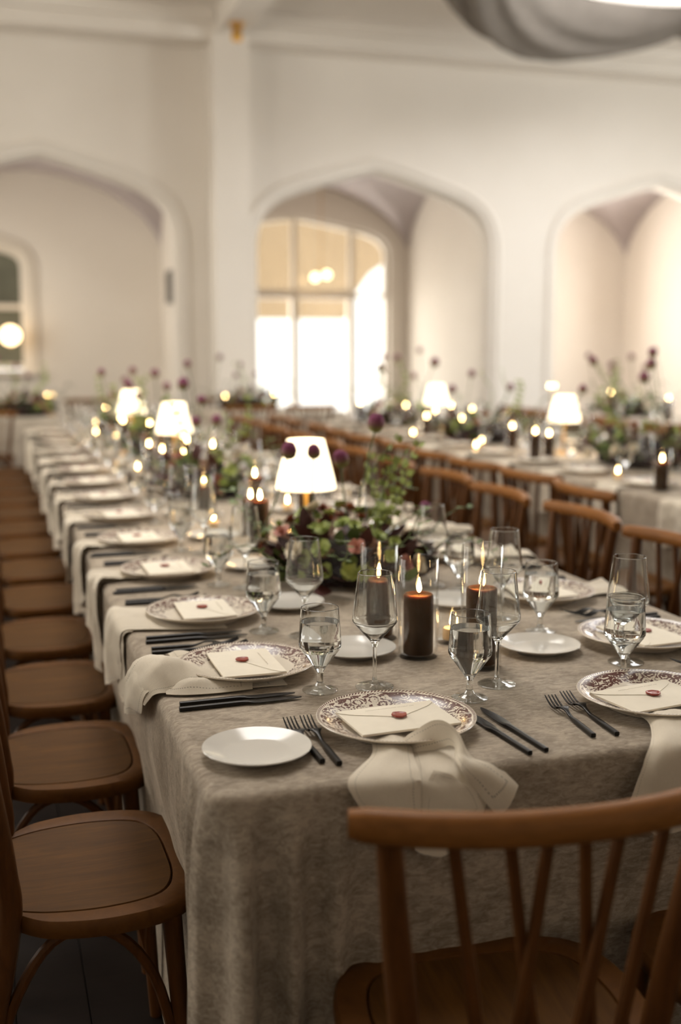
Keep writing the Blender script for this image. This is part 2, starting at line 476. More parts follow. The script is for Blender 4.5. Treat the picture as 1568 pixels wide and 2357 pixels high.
# ceiling with round skylight opening
def ceiling():
    mb = MB(); N = 64; rad = 2.0; x0, x1, y0, y1 = 2.6, 12.6, -3.3, YA + .1
    inner = []; outer = []
    for i in range(N):
        a = 2 * pi * i / N; c, s = cos(a), sin(a)
        inner.append((SKY_C[0] + rad * c, SKY_C[1] + rad * s))
        tx = ((x1 if c > 0 else x0) - SKY_C[0]) / c if abs(c) > 1e-9 else 1e9
        ty = ((y1 if s > 0 else y0) - SKY_C[1]) / s if abs(s) > 1e-9 else 1e9
        k = min(tx, ty); outer.append((SKY_C[0] + k * c, SKY_C[1] + k * s))
    V = [(p[0], p[1], CEIL) for p in inner] + [(p[0], p[1], CEIL) for p in outer] + [(p[0], p[1], CEIL + .45) for p in inner]
    F = []
    for i in range(N):
        j = (i + 1) % N
        F += [(i, j, N + j, N + i), (i, 2 * N + i, 2 * N + j, j)]
    mb.add(V, F)
    for (cx_, cy_) in ((x0, y0), (x1, y0), (x0, y1), (x1, y1)):   # square off the corners
        near = sorted(range(N), key=lambda i: (outer[i][0] - cx_) ** 2 + (outer[i][1] - cy_) ** 2)[:2]
        mb.add([(outer[near[0]][0], outer[near[0]][1], CEIL), (cx_, cy_, CEIL), (outer[near[1]][0], outer[near[1]][1], CEIL)], [(0, 1, 2)])
    a, b, p, q = ADDED_ROOFLIGHT; l, r = -4.3, 2.6
    for (u0, u1, v0, v1) in ((l, a, y0, y1), (b, r, y0, y1), (a, b, y0, p), (a, b, q, y1)): mb.add([(u0, v0, CEIL), (u1, v0, CEIL), (u1, v1, CEIL), (u0, v1, CEIL)], [(0, 1, 2, 3)])
    for (u0, v0, u1, v1) in ((a, p, b, p), (b, p, b, q), (b, q, a, q), (a, q, a, p)): mb.add([(u0, v0, CEIL), (u1, v1, CEIL), (u1, v1, CEIL + .42), (u0, v0, CEIL + .42)], [(0, 1, 2, 3)])
    return mb.mesh('ceiling', 'plaster', False)
ce = struct('ceiling', ceiling(), 'cream plaster ceiling with a round skylight', 'ceiling')
# roof body keeps the sky out above the ceiling
rf = MB().box(-4.4, 12.7, -3.4, 17.0, 5.42, 5.5).mesh('roof', 'plaster', False)
link('roof_deck', rf, ce)

# arcade wall, its piers and mouldings
AR = [(c, 1.455, 0, 3.43, 1.0) for c in BAYS]
wa = arched_wall('wall_arcade', -4.3, 12.6, YA, YB, CEIL, AR, 'plaster', 'cream arcade wall with three pointed arches', 'wall_far')
def arch_trim(cx, half, apex, zb, y, sec):
    """moulding swept round an arch; sec = list of (outward offset, y)"""
    L = [(cx - half, zb)] + [(cx + t * half, apex - drop(t)) for t in TS] + [(cx + half, zb)]
    nr = []
    for i in range(len(L)):
        a = Vector(L[max(i - 1, 0)]); b = Vector(L[min(i + 1, len(L) - 1)]); t = (b - a).normalized()
        nr.append(Vector((-t.y, t.x)))
    vs = []; fs = []; n = len(sec)
    for (p, q) in zip(L, nr):
        for (o, yy) in sec: vs.append((p[0] + q.x * o, yy, p[1] + q.y * o))
    for i in range(len(L) - 1):
        for k in range(n - 1):
            fs.append((i * n + k, (i + 1) * n + k, (i + 1) * n + k + 1, i * n + k + 1))
    return MB().add(vs, fs)
SEC = [(.13, YA + .004), (.125, YA - .02), (.10, YA - .035), (.07, YA - .03), (.055, YA + .0), (.03, YA + .03), (.0, YA + .05), (-.035, YA + .07), (-.045, YA + .11), (-.035, YA + .16), (0, YA + .18)]
for c in BAYS:
    link('arch_moulding', arch_trim(c, 1.455, 3.43, 0.0, YA, SEC).mesh('arch_moulding', 'plaster', True, 60), wa)
# square pier standing proud of the arcade
mb = MB().box(2.405, 2.80, 12.15, YA + .01, 0, CEIL)
link('pilaster', mb.mesh('pilaster', 'plaster', False), wa)
link('pilaster_base', MB().box(2.385, 2.82, 12.13, YA + .01, 0, .16).mesh('pilaster_base', 'white_paint', False), wa)
# ceiling beams over the arcade
mb = MB().box(-4.3, 2.42, 12.20, YA + .01, 4.60, 4.76).box(-4.3, 2.42, 12.12, YA + .01, 4.76, CEIL)
link('cornice_beam', mb.mesh('cornice_beam', 'plaster', False), wa)
mb = MB().box(2.78, 12.6, 12.22, YA + .01, 4.62, 4.77).box(2.78, 12.6, 12.13, YA + .01, 4.77, CEIL)
link('cornice_beam', mb.mesh('cornice_beam', 'plaster', False), wa)
link('cross_beam', MB().box(2.44, 2.76, -3.0, 12.3, 4.66, CEIL).mesh('cross_beam', 'plaster', False), ce)

# side aisle: vaults, cross walls, outer wall
def vdrop(t):
    t = min(1.0, abs(t)); return (1 - sqrt(max(0, 1 - t ** 2.3))) * .86 + .14 * t
def vault(cx):
    a, b, cyy = 1.89, 1.72, (YB + YW) / 2; n = 48; vs = []; fs = []
    for j in range(n + 1):
        for i in range(n + 1):
            x = -1 + 2 * i / n; y = -1 + 2 * j / n
            z = 3.80 - min(vdrop(x), vdrop(y)) * 1.22
            vs.append((cx + x * a, cyy + y * b, z))
    for j in range(n):
        for i in range(n):
            p = j * (n + 1) + i; fs.append((p, p + 1, p + n + 2, p + n + 1))
    return MB().add(vs, fs).mesh('vault', 'shaded_vault_plaster', True, 28)
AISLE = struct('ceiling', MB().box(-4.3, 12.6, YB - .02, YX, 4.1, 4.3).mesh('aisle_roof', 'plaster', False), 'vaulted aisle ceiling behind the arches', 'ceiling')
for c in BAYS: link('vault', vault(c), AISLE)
xw = struct('wall_aisle', MB().box(2.45, 2.59, YB - .01, YW + .01, 0, 4.1).mesh('aisle_wall', 'plaster', False), 'short cross wall closing the left aisle bay', 'wall')
struct('wall_aisle', MB().box(6.22, 6.36, YB - .01, YW + .01, 0, 4.1).mesh('aisle_wall', 'plaster', False), 'short cross wall between the window bay and the right bay', 'wall')
struct('wall_aisle', MB().box(10.0, 10.14, YB - .01, 13.4, 0, 4.1).box(10.0, 10.14, 14.5, YW + .01, 0, 4.1).box(10.0, 10.14, 13.4, 14.5, 0, 1.0).box(10.0, 10.14, 13.4, 14.5, 2.8, 4.1).mesh('aisle_wall', 'plaster', False), 'short cross wall closing the right aisle bay', 'wall')
struct('wall_aisle', MB().box(-1.35, -1.21, YB - .01, 13.8, 0, 4.1).box(-1.35, -1.21, 15.4, YW + .01, 0, 4.1).box(-1.35, -1.21, 13.8, 15.4, 0, 1.0).box(-1.35, -1.21, 13.8, 15.4, 2.8, 4.1).mesh('aisle_wall', 'plaster', False), 'cross wall at the far left end of the aisle', 'wall')
WX, WH, WAP = 4.43, 1.51, 3.33
wo = arched_wall('wall_outer', -4.3, 12.6, YW, YX, 4.1, [(WX, WH, 0.0, WAP, 0.62), (-.30, .86, 1.08, 2.86, .40), (7.7, .75, 1.0, 2.9, .30)], 'plaster', 'cream outer wall of the aisle with a tall arched window', 'wall_outer')
def wtrim(cx, half, apex, zb, k, sec):
    L = [(cx - half, zb)] + [(cx + t * half, apex - drop(t) * k) for t in TS] + [(cx + half, zb)]
    vs = []; fs = []; n = len(sec); nr = []
    for i in range(len(L)):
        a = Vector(L[max(i - 1, 0)]); b = Vector(L[min(i + 1, len(L) - 1)]); t = (b - a).normalized(); nr.append(Vector((-t.y, t.x)))
    for (p, q) in zip(L, nr):
        for (o, yy) in sec: vs.append((p[0] + q.x * o, yy, p[1] + q.y * o))
    for i in range(len(L) - 1):
        for k2 in range(n - 1): fs.append((i * n + k2, (i + 1) * n + k2, (i + 1) * n + k2 + 1, i * n + k2 + 1))
    return MB().add(vs, fs)
# tall glazed doors with arched fanlight
win = struct('window_1', None, 'tall arched window with glazed doors, blown bright by daylight', 'window')
link('window_frame', wtrim(WX, WH, WAP, 0, .62, [(.0, 16.52), (-.05, 16.5), (-.06, 16.6), (0, 16.62)]).mesh('window_frame', 'white_paint', True, 30), win)
mxs = [WX - WH, WX - .915, WX + .03, WX + .93, WX + WH]
for x in mxs[1:4]:
    link('mullion', MB().box(x - .035, x + .035, 16.5, 16.6, 2.16, 3.4).mesh('mullion', 'white_paint', False), win)
    link('mullion', MB().box(x - .055, x + .055, 16.5, 16.6, 0.0, 2.16).mesh('mullion', 'white_paint', False), win)
link('transom', MB().box(WX - WH, WX + .96, 16.48, 16.62, 2.12, 2.25).box(WX + .96, WX + WH, 16.5, 16.6, 2.145, 2.205).mesh('transom', 'white_paint', False), win)
link('bottom_rail', MB().box(WX - WH, WX + WH, 16.5, 16.6, 0.0, .22).mesh('bottom_rail', 'white_paint', False), win)
for (a, b) in zip(mxs, mxs[1:]):
    link('pane', MB().box(a + .02, b - .02, 16.545, 16.551, .18, 2.16).mesh('pane', 'window_glass', False), win)
    link('pane', MB().box(a + .02, b - .02, 16.545, 16.551, 2.2, 3.35).mesh('pane', 'window_glass', False), win)
# dim sash window of the left bay
w2 = struct('window_2', None, 'dim arched sash window in the left aisle bay', 'window')
link('window_frame', wtrim(-.30, .86, 2.86, 1.08, .40, [(.16, YW), (.15, YW - .03), (.02, YW - .04), (0, YW), (-.06, 16.46), (-.06, 16.56)]).mesh('window_frame', 'white_paint', True, 30), w2)
link('window_sill', MB().box(-1.3, .72, YW - .12, YW + .1, 1.02, 1.08).mesh('window_sill', 'white_paint', False), w2)
for z in (1.1, 1.92): link('sash_bar', MB().box(-1.16, .56, 16.46, 16.56, z, z + .07).mesh('sash_bar', 'white_paint', False), w2)
link('sash_bar', MB().box(-.33, -.27, 16.47, 16.55, 1.1, 2.86).mesh('sash_bar', 'white_paint', False), w2)
for (a, b) in ((-1.15, -.32), (-.28, .55)):
    for (z0, z1) in ((1.14, 1.94), (1.97, 2.9)):
        link('pane', MB().box(a, b, 16.51, 16.518, z0, z1).mesh('pane', 'dim_glass', False), w2)
def added_window(n, axis, c, a, b, z0, z1, label):  # frames and panes for the windows added to light the aisle bays
    w = struct('window_%d' % n, None, label, 'window'); f = MB()
    for (u0, u1, v0, v1) in ((a, a + .06, z0, z1), (b - .06, b, z0, z1), (a, b, z0, z0 + .06), (a, b, z1 - .06, z1), ((a + b) / 2 - .025, (a + b) / 2 + .025, z0, z1)):
        if axis == 'x': f.box(c - .04, c + .04, u0, u1, v0, v1)
        else: f.box(u0, u1, c - .04, c + .04, v0, v1)
    link('window_frame', f.mesh('window_frame', 'white_paint', False), w)
    for (u0, u1) in ((a + .05, (a + b) / 2 - .02), ((a + b) / 2 + .02, b - .05)):
        m = MB().box(c - .003, c + .003, u0, u1, z0 + .05, z1 - .05) if axis == 'x' else MB().box(u0, u1, c - .003, c + .003, z0 + .05, z1 - .05)
        link('pane', m.mesh('pane', 'window_glass', False), w)
added_window(7, 'x', 10.07, 13.4, 14.5, 1.0, 2.8, 'unseen window added to light the right bay from its cross wall')
added_window(8, 'x', -1.28, 13.8, 15.4, 1.0, 2.8, 'unseen window added to light the left bay from its cross wall')
added_window(9, 'y', 16.55, 6.95, 8.45, 1.0, 2.62, 'added window lighting the right bay, hidden behind the pier')
# porch wall seen through the fanlight
def porch():
    pts = [(-2, 1.9), (6.25, 1.9), (6.42, 2.35), (6.7, 2.72), (7.0, 2.92), (7.4, 3.05), (12, 3.1), (12, 6), (-2, 6)]
    V = [(x, 19.6, z) for x, z in pts] + [(x, 19.9, z) for x, z in pts]; n = len(pts)
    F = [tuple(range(n)), tuple(range(2 * n - 1, n - 1, -1))] + [(i, (i + 1) % n, n + (i + 1) % n, n + i) for i in range(n)]
    return MB().add(V, F).mesh('porch_wall', 'porch_plaster', False)
struct('wall_porch', porch(), 'beige porch wall outside seen through the arched window head', 'wall')
# remaining walls of the hall
struct('wall_back', MB().box(-4.3, 12.6, -3.3, -3.0, 0, CEIL).mesh('wall_back', 'plaster', False), 'plain cream wall behind the viewer', 'wall')
def side_wall(x0, x1, name):
    mb = MB(); y = -3.3
    for a in SIDE_Y:
        b = a + 2.4
        mb.box(x0, x1, y, a, 0, CEIL); mb.box(x0, x1, a, b, 0, 1.0); mb.box(x0, x1, a, b, 3.6, CEIL); y = b
    mb.box(x0, x1, y, YX, 0, CEIL)
    return mb.mesh(name, 'plaster', False)
struct('wall_right', side_wall(12.0, 12.3, 'wall_right'), 'cream side wall with two tall windows, right of the tables', 'wall')
struct('wall_left', side_wall(-4.3, -4.0, 'wall_left'), 'cream side wall with two tall windows, left of the tables', 'wall')
wn = 3
for xw, side in ((12.15, 'right'), (-4.15, 'left')):
    for i, a in enumerate(SIDE_Y):
        w = struct('window_%d' % wn, None, 'tall %s side window %s' % (side, 'nearer the camera' if i == 0 else 'nearer the arcade'), 'window'); wn += 1
        c0, c1 = xw - .05, xw + .05
        fr = MB().box(c0, c1, a, a + .07, 1, 3.6).box(c0, c1, a + 2.33, a + 2.4, 1, 3.6).box(c0, c1, a, a + 2.4, 1, 1.07).box(c0, c1, a, a + 2.4, 3.53, 3.6).box(c0, c1, a + 1.17, a + 1.23, 1, 3.6)
        link('window_frame', fr.mesh('window_frame', 'white_paint', False), w)
        for k in range(2): link('pane', MB().box(xw - .003, xw + .003, a + .06 + k * 1.16, a + 1.18 + k * 1.16, 1.05, 3.55).mesh('pane', 'window_glass', False), w)

# ------------------------------------------------------------------ skylight drape and fittings
def drape():
    mb = MB(); N = 220; K = 22; vs = []; fs = []
    for i in range(N):
        a = 2 * pi * i / N
        ph = (a - radians(160)) / (2 * pi) * 4          # four swags round the ring
        sw = abs(sin(pi * ph)) ** 0.7
        sag = 0.14 + 0.36 * sw
        for k in range(K + 1):
            t = k / K
            r = 1.98 + 0.92 * t
            prof = sin(pi * min(1, t * 1.0)) ** 0.75
            rip = 0.030 * sin(t * 24 + 1.6 * sin(a * 3) + 5 * ph) * sin(pi * t) + .012 * sin(t * 41 + a * 9)
            z = CEIL - .012 - sag * prof + rip * (0.3 + sw)
            z = min(z, CEIL - .004)
            vs.append((SKY_C[0] + r * cos(a), SKY_C[1] + r * sin(a), z))
    n = K + 1
    for i in range(N):
        j = (i + 1) % N
        for k in range(K): fs.append((i * n + k, j * n + k, j * n + k + 1, i * n + k + 1))
    return mb.add(vs, fs).mesh('ceiling_drape', 'voile', True, 0)
tag(link('ceiling_drape', drape()), 'grey gathered fabric swag hung round the skylight', 'drape')
t = Tpl()
t.part('mount', MB().lathe([(0, 4.66), (.07, 4.66), (.075, 4.645), (.06, 4.62), (0, 4.62)], 24).mesh('mount', 'brass'))
t.part('spot_head', MB().lathe([(0, 4.63), (.03, 4.62), (.05, 4.58), (.055, 4.5), (.05, 4.49), (.04, 4.53), (0, 4.54)], 24).mesh('spot_head', 'brass'))
place(t, 'ceiling_spotlight', 'small brass spotlight under the ceiling beam above the pier', 'spotlight', None, (2.58, 11.75, 0))
t = Tpl()
t.part('box_body', MB().box(-.07, 0, -.16, .16, 1.98, 2.42).mesh('box_body', 'grey_plastic', False))
t.part('grille', MB().box(-.078, -.07, -.135, .135, 2.0, 2.40).mesh('grille', 'dark_metal', False))
place(t, 'wall_speaker', 'small grey box mounted on the cross wall of the left bay', 'speaker', None, (2.45, 15.35, 0))
def globe_pendant(bulbs, top):
    t = Tpl()
    t.part('cord', MB().tube([(0, 0, .1), (0, 0, top)], .006, 6).mesh('cord', 'brass'))
    t.part('arm', MB().tube([(-bulbs, 0, .1), (0, 0, .14), (bulbs, 0, .1)], .008, 6).mesh('arm', 'brass'))
    g = MB().lathe([(0, -.06)] + [(.06 * sin(pi * i / 8), -.06 * cos(pi * i / 8)) for i in range(1, 8)] + [(0, .06)], 16).mesh('bulb', 'bulb')
    for s, dz in ((-1, .02), (1, .06)): t.part('bulb', g, (s * bulbs, 0, dz))
    return t
place(globe_pendant(.09, 1.40), 'pendant_lamp', 'small brass pendant with two glowing bulbs before the arched window', 'lamp', None, (4.78, 16.2, 2.40))
t = Tpl()
t.part('globe', MB().lathe([(0, -.13)] + [(.13 * sin(pi * i / 10), -.13 * cos(pi * i / 10)) for i in range(1, 10)] + [(0, .13)], 24).mesh('globe', 'bulb'))
t.part('backplate', MB().lathe([(0, -.02), (.07, -.02), (.07, .02), (0, .02)], 20).mesh('backplate', 'brass'), (0, .28, 0), (pi / 2, 0, 0))
t.part('bracket', MB().tube([(0, .28, 0), (0, .15, -.16), (0, .0, -.13)], .012, 8).mesh('bracket', 'brass'))
place(t, 'wall_lamp', 'glowing globe wall lamp beside the dim left window', 'lamp', None, (.33, 16.1, 1.56))

# ------------------------------------------------------------------ tables under floor-length cloths
ZT = 0.76
def sm(a, b, x):
    x = min(max((x - a) / (b - a), 0), 1); return x * x * (3 - 2 * x)
def tablecloth(x0, x1, y0, y1, seed, step=0.008, push=(.034, .03, .03, .03)):
    """push: inward give on the left / front / right / back hang where seats press"""
    rc = 0.04; rr = random.Random(seed); per = []
    cor = [(x0, y0, pi), (x1, y0, 1.5 * pi), (x1, y1, 0.0), (x0, y1, .5 * pi)]
    # walk counter clockwise from the near left corner
    def arc(cx, cy, a0):
        return [(cx + rc * cos(a0 + k * pi / 16), cy + rc * sin(a0 + k * pi / 16), cos(a0 + k * pi / 16), sin(a0 + k * pi / 16)) for k in range(9)]
    c1 = arc(x0 + rc, y0 + rc, pi); c2 = arc(x1 - rc, y0 + rc, 1.5 * pi); c3 = arc(x1 - rc, y1 - rc, 0); c4 = arc(x0 + rc, y1 - rc, .5 * pi)
    def side(a, b, nx, ny):
        n = max(2, int(math.hypot(b[0] - a[0], b[1] - a[1]) / step))
        return [(a[0] + (b[0] - a[0]) * k / n, a[1] + (b[1] - a[1]) * k / n, nx, ny) for k in range(1, n)]
    per = c1 + side(c1[-1], c2[0], 0, -1) + c2 + side(c2[-1], c3[0], 1, 0) + c3 + side(c3[-1], c4[0], 0, 1) + c4 + side(c4[-1], c1[0], -1, 0)
    s = 0; S = []
    for i, p in enumerate(per):
        if i: s += math.hypot(p[0] - per[i - 1][0], p[1] - per[i - 1][1])
        S.append(s)
    ph = [rr.random() * 6.28 for _ in range(8)]
    prof = [(-.020, 0.0), (-.012, -.0015), (-.006, -.005), (-.0015, -.012), (0, -.022)]
    hang = [(k / 16.0) for k in range(1, 17)]
    vs = []; n = len(per); rings = 0
    for (o, dz) in prof:
        for p in per: vs.append((p[0] + p[2] * o, p[1] + p[3] * o, ZT + dz))
        rings += 1
    H = ZT - .022 - .004
    for t in hang:
        for i, p in enumerate(per):
            dc = min(math.hypot(p[0] - c[0], p[1] - c[1]) for c in cor)
            u = S[i]
            w = exp(-(dc / .20) ** 2)
            folds = 0.5 + 0.5 * sin(u * 84 + ph[0] + .7 * sin(t * 2.2 + ph[1]))
            wide = sin(u * 9 + ph[2]) * .5 + sin(u * 15.3 + ph[3] + t) * .35 + sin(u * 31 + ph[4] - .6 * t) * .2
            o = w * (.45 + .55 * (p[2] > -.35)) * (t ** .4) * (.001 + .095 * folds ** 1.6) + (1 - w) * (.012 * t + .012 * wide * sm(0, .7, t))
            k = push[0] if p[2] < -.9 else push[2] if p[2] > .9 else push[1] if p[3] < -.9 else push[3] if p[3] > .9 else 0
            o -= k * (1 - w) * sm(.12, .45, t)
            vs.append((p[0] + p[2] * o, p[1] + p[3] * o, ZT - .022 - H * t))
        rings += 1
    fs = [tuple(range(n))]
    for r in range(rings - 1):
        for i in range(n):
            j = (i + 1) % n; fs.append((r * n + i, r * n + j, (r + 1) * n + j, (r + 1) * n + i))
    return MB().add(vs, fs)
T1 = (.274, 1.57, 1.504, 9.30)
T2 = (2.70, 4.00, 2.60, 9.20)
T3 = (5.13, 6.43, 4.0, 10.0)
tag(link('tablecloth', tablecloth(*T1, 4).mesh('tablecloth', 'velvet', True, 0)), 'taupe crushed velvet cloth on the long table in front, falling to the floor', 'tablecloth')
tag(link('tablecloth', tablecloth(*T2, 5, .03).mesh('tablecloth', 'velvet', True, 0)), 'taupe velvet cloth on the second long table beyond the right-hand chairs', 'tablecloth')
tag(link('tablecloth', tablecloth(*T3, 6, .06).mesh('tablecloth', 'velvet', True, 0)), 'taupe velvet cloth on the third long table at far right', 'tablecloth')
T4 = (-1.1, .62, 10.45, 11.5)
T5 = (2.05, 3.45, 10.75, 11.75)
tag(link('tablecloth', tablecloth(*T4, 7, .06).mesh('tablecloth', 'velvet_pale', True, 0)), 'pale cloth on the cross table at the far left end', 'tablecloth')
tag(link('tablecloth', tablecloth(*T5, 8, .06).mesh('tablecloth', 'velvet_pale', True, 0)), 'pale cloth on the table standing before the bright window', 'tablecloth')

# ------------------------------------------------------------------ bentwood chair (faces +Y, origin on the floor under the seat)
def chair_template():
    t = Tpl(); SZ = .46
    half = [(0, .215), (.10, .212), (.175, .190), (.215, .135), (.228, .04), (.212, -.05), (.182, -.092), (.160, -.112), (.140, -.142), (.085, -.180), (0, -.192)]
    out = [Vector((x, y, 0)) for x, y in half] + [Vector((-x, y, 0)) for x, y in half[-2:0:-1]]
    out = catmull(out, 5, True)
    inn_h = [(0, .172), (.09, .168), (.148, .145), (.172, .10), (.180, .03), (.172, -.04), (.155, -.09), (.128, -.128), (.075, -.160), (0, -.168)]
    inn = [Vector((x, y, 0)) for x, y in inn_h] + [Vector((-x, y, 0)) for x, y in inn_h[-2:0:-1]]
    inn = catmull(inn, 6, True)
    # resample the inner outline to the same count by angle
    def by_angle(poly, a):
        best = None; n = len(poly); d = Vector((cos(a), sin(a), 0))
        for i in range(n):
            p, q = poly[i], poly[(i + 1) % n]
            e = q - p; den = d.x * e.y - d.y * e.x
            if abs(den) < 1e-9: continue
            k = (p.x * e.y - p.y * e.x) / den; u = (p.x * d.y - p.y * d.x) / den
            if k > 0 and -1e-6 <= u <= 1 + 1e-6: best = k if best is None else max(best, k)
        return d * (best or 0.1)
    N = 96; A = [2 * pi * i / N for i in range(N)]
    O = [by_angle(out, a) for a in A]; I = [by_angle(inn, a) for a in A]
    def ring(base, sc, z): return [Vector((p.x * sc, p.y * sc, z)) for p in base]
    rings = [ring(I, 1.0, SZ - .028), ring(O, .94, SZ - .034), ring(O, .985, SZ - .030), ring(O, 1.0, SZ - .018), ring(O, .995, SZ - .006), ring(O, .975, SZ), ring(I, 1.06, SZ), ring(I, 1.012, SZ - .002), ring(I, 1.0, SZ - .008)]
    vs = [p for r in rings for p in r]; fs = []
    for r in range(len(rings) - 1):
        for i in range(N):
            j = (i + 1) % N; fs.append((r * N + i, r * N + j, (r + 1) * N + j, (r + 1) * N + i))
    t.part('seat_frame', MB().add(vs, fs).mesh('seat_frame', 'frame_wood', True, 50))
    rings = [ring(I, .994, SZ - .02), ring(I, .994, SZ - .006), ring(I, .982, SZ - .002), ring(I, .6, SZ - .006), ring(I, .3, SZ - .008)]
    vs = [p for r in rings for p in r]; fs = []
    for r in range(len(rings) - 1):
        for i in range(N):
            j = (i + 1) % N; fs.append((r * N + i, r * N + j, (r + 1) * N + j, (r + 1) * N + i))
    fs.append(tuple(4 * N + i for i in range(N))); fs.append(tuple(range(N - 1, -1, -1)))
    t.part('seat_panel', MB().add(vs, fs).mesh('seat_panel', 'seat_wood', True, 50))
    # top rail: bent bar, deeper than thick, blunt ends
    RZ = .835
    def ry(x): return -.140 - .062 * (1 - (abs(x) / .255) ** 2.1)
    vs = []; fs = []; n = 12; K = 28
    for i in range(K + 1):
        x = -.255 + .51 * i / K; y = ry(x); d = .001; tx = Vector((1, (ry(min(x + .01, .255)) - ry(max(x - .01, -.255))) / .02, 0)).normalized()
        nr = Vector((-tx.y, tx.x, 0)); e = .78 + .22 * sm(0, .1, 1 - abs(x) / .255 if abs(x) > .2 else 1)
        for k in range(n):
            a = 2 * pi * k / n
            cz = abs(sin(a)) ** .7 * (1 if sin(a) > 0 else -1); cx = abs(cos(a)) ** .7 * (1 if cos(a) > 0 else -1)
            vs.append(Vector((x, y, RZ)) + nr * (.0165 * cx * e) + Vector((0, 0, .0215 * cz * e)))
    for i in range(K):
        for k in range(n):
            l = (k + 1) % n; fs.append((i * n + k, i * n + l, (i + 1) * n + l, (i + 1) * n + k))
    fs.append(tuple(range(n))); fs.append(tuple(K * n + k for k in range(n)))
    t.part('top_rail', MB().add(vs, fs).mesh('top_rail', 'rail_wood', True, 50))
    for s in (-1, 1):
        p = catmull([(s * .195, -.20, 0), (s * .185, -.165, .2), (s * .170, -.118, .44), (s * .178, -.122, .55), (s * .196, -.140, .70), (s * .208, -.154, .822)], 5)
        rad = [.0135 + .0065 * sm(0, .42, q.z) - .003 * sm(.6, .8, q.z) for q in p]
        t.part('back_post', MB().tube(p, rad, 10).mesh('back_post', 'spindle_wood'))
        p = catmull([(s * .205, .175, 0), (s * .197, .163, .2), (s * .188, .15, .432)], 4)
        t.part('front_leg', MB().tube(p, [.0125 + .005 * q.z / .43 for q in p], 10).mesh('front_leg', 'spindle_wood'))
        p = catmull([(s * .200, .158, .16), (s * .192, .115, .33), (s * .186, .04, .418), (s * .18, -.05, .41), (s * .178, -.12, .30), (s * .182, -.158, .16)], 5)
        t.part('brace', MB().tube(p, .0095, 8).mesh('brace', 'spindle_wood'))
    p = catmull([(-.196, .162, .17), (-.15, .165, .34), (-.06, .165, .418), (.06, .165, .418), (.15, .165, .34), (.196, .162, .17)], 5)
    t.part('brace', MB().tube(p, .0095, 8).mesh('brace', 'spindle_wood'))
    sp = [(-.66, -.50), (-.34, .0), (-.11, -.37), (.11, .37), (.34, -.0), (.66, .50)]
    for i, (a, b) in enumerate(sp):
        xt = a * .208; xb = b * .165 + (.012 if i == 4 else -.012 if i == 1 else 0)
        yb = -.178 + .16 * (abs(xb) / .17) ** 2 * .45
        off = .009 if i in (1, 3) else (-.004 if i in (2, 4) else 0)
        p = [(xt, ry(xt) + .002, RZ - .012), ((xt * .5 + xb * .5), (ry(xt) + yb) / 2 + off, (RZ + SZ) / 2 - .005), (xb, yb, SZ - .006)]
        t.part('spindle', MB().tube(catmull(p, 4), [.0085] * 4 + [.0095] * 5, 8).mesh('spindle', 'spindle_wood'))
    return t
CH = chair_template()
G1 = 'bentwood chairs along the front table'
lchairs = [2.0 + .583 * k for k in range(13)]
for k, y in enumerate(lchairs):
    place(CH, 'dining_chair', 'bentwood chair on the left of the front table, %s from near corner' % ORD[k], 'chair', G1, (.112 + R.uniform(-.006, .006), y, 0), -pi / 2 + R.uniform(-.02, .02))
for k in range(12):
    place(CH, 'dining_chair', 'bentwood chair on the right of the front table, %s from near corner' % ORD[k], 'chair', G1, (1.745 + R.uniform(-.015, .015), 2.16 + .59 * k, 0), pi / 2 + R.uniform(-.06, .06))
place(CH, 'dining_chair', 'bentwood chair in the foreground with crossed spindles, back to the viewer', 'chair', G1, (.655, 1.325, 0), -.09)
place(CH, 'dining_chair', 'bentwood chair at the near table end, mostly cut off at right', 'chair', G1, (1.165, 1.325, 0), .02)
G2 = 'bentwood chairs along the second table'
for k in range(10):
    place(CH, 'dining_chair', 'bentwood chair on the near side of the second table, %s from the right' % ORD[k], 'chair', G2, (2.42 + R.uniform(-.02, .02), 3.95 + .55 * k, 0), -pi / 2 + R.uniform(-.12, .12))
for k in range(9):
    place(CH, 'dining_chair', 'blurred chair on the far side of the second table, %s from right' % ORD[k], 'chair', G2, (4.22 + R.uniform(-.02, .02), 4.4 + .56 * k, 0), pi / 2 + R.uniform(-.1, .1))
G3 = 'bentwood chairs along the third table'
for k in range(7):
    place(CH, 'dining_chair', 'faint bentwood chair on the near side of the third table, %s from the right' % ORD[k], 'chair', G3, (4.86, 6.3 + .56 * k, 0), -pi / 2 + R.uniform(-.1, .1))
for k in range(5):
    place(CH, 'dining_chair', 'faint bentwood chair on the far side of the third table, %s from the right' % ORD[k], 'chair', G3, (6.65, 7.3 + .58 * k, 0), pi / 2 + R.uniform(-.1, .1))
for i, (x, y, rz, lb) in enumerate([(-.02, 10.2, .0, 'bentwood chair in front of the far left cross table, cut by the frame'), (1.02, 12.05, pi, 'bentwood chair standing alone by the left arch'),
        (2.35, 10.5, .05, 'left bentwood chair before the table at the bright window'), (2.95, 10.48, -.05, 'right bentwood chair before the table at the bright window'),
        (2.5, 12.05, pi, 'bentwood chair behind the window table, beside the pier'), (.35, 11.75, pi, 'bentwood chair behind the far left cross table')]):
    place(CH, 'dining_chair', lb, 'chair', 'bentwood chairs at the far tables', (x, y, 0), rz)

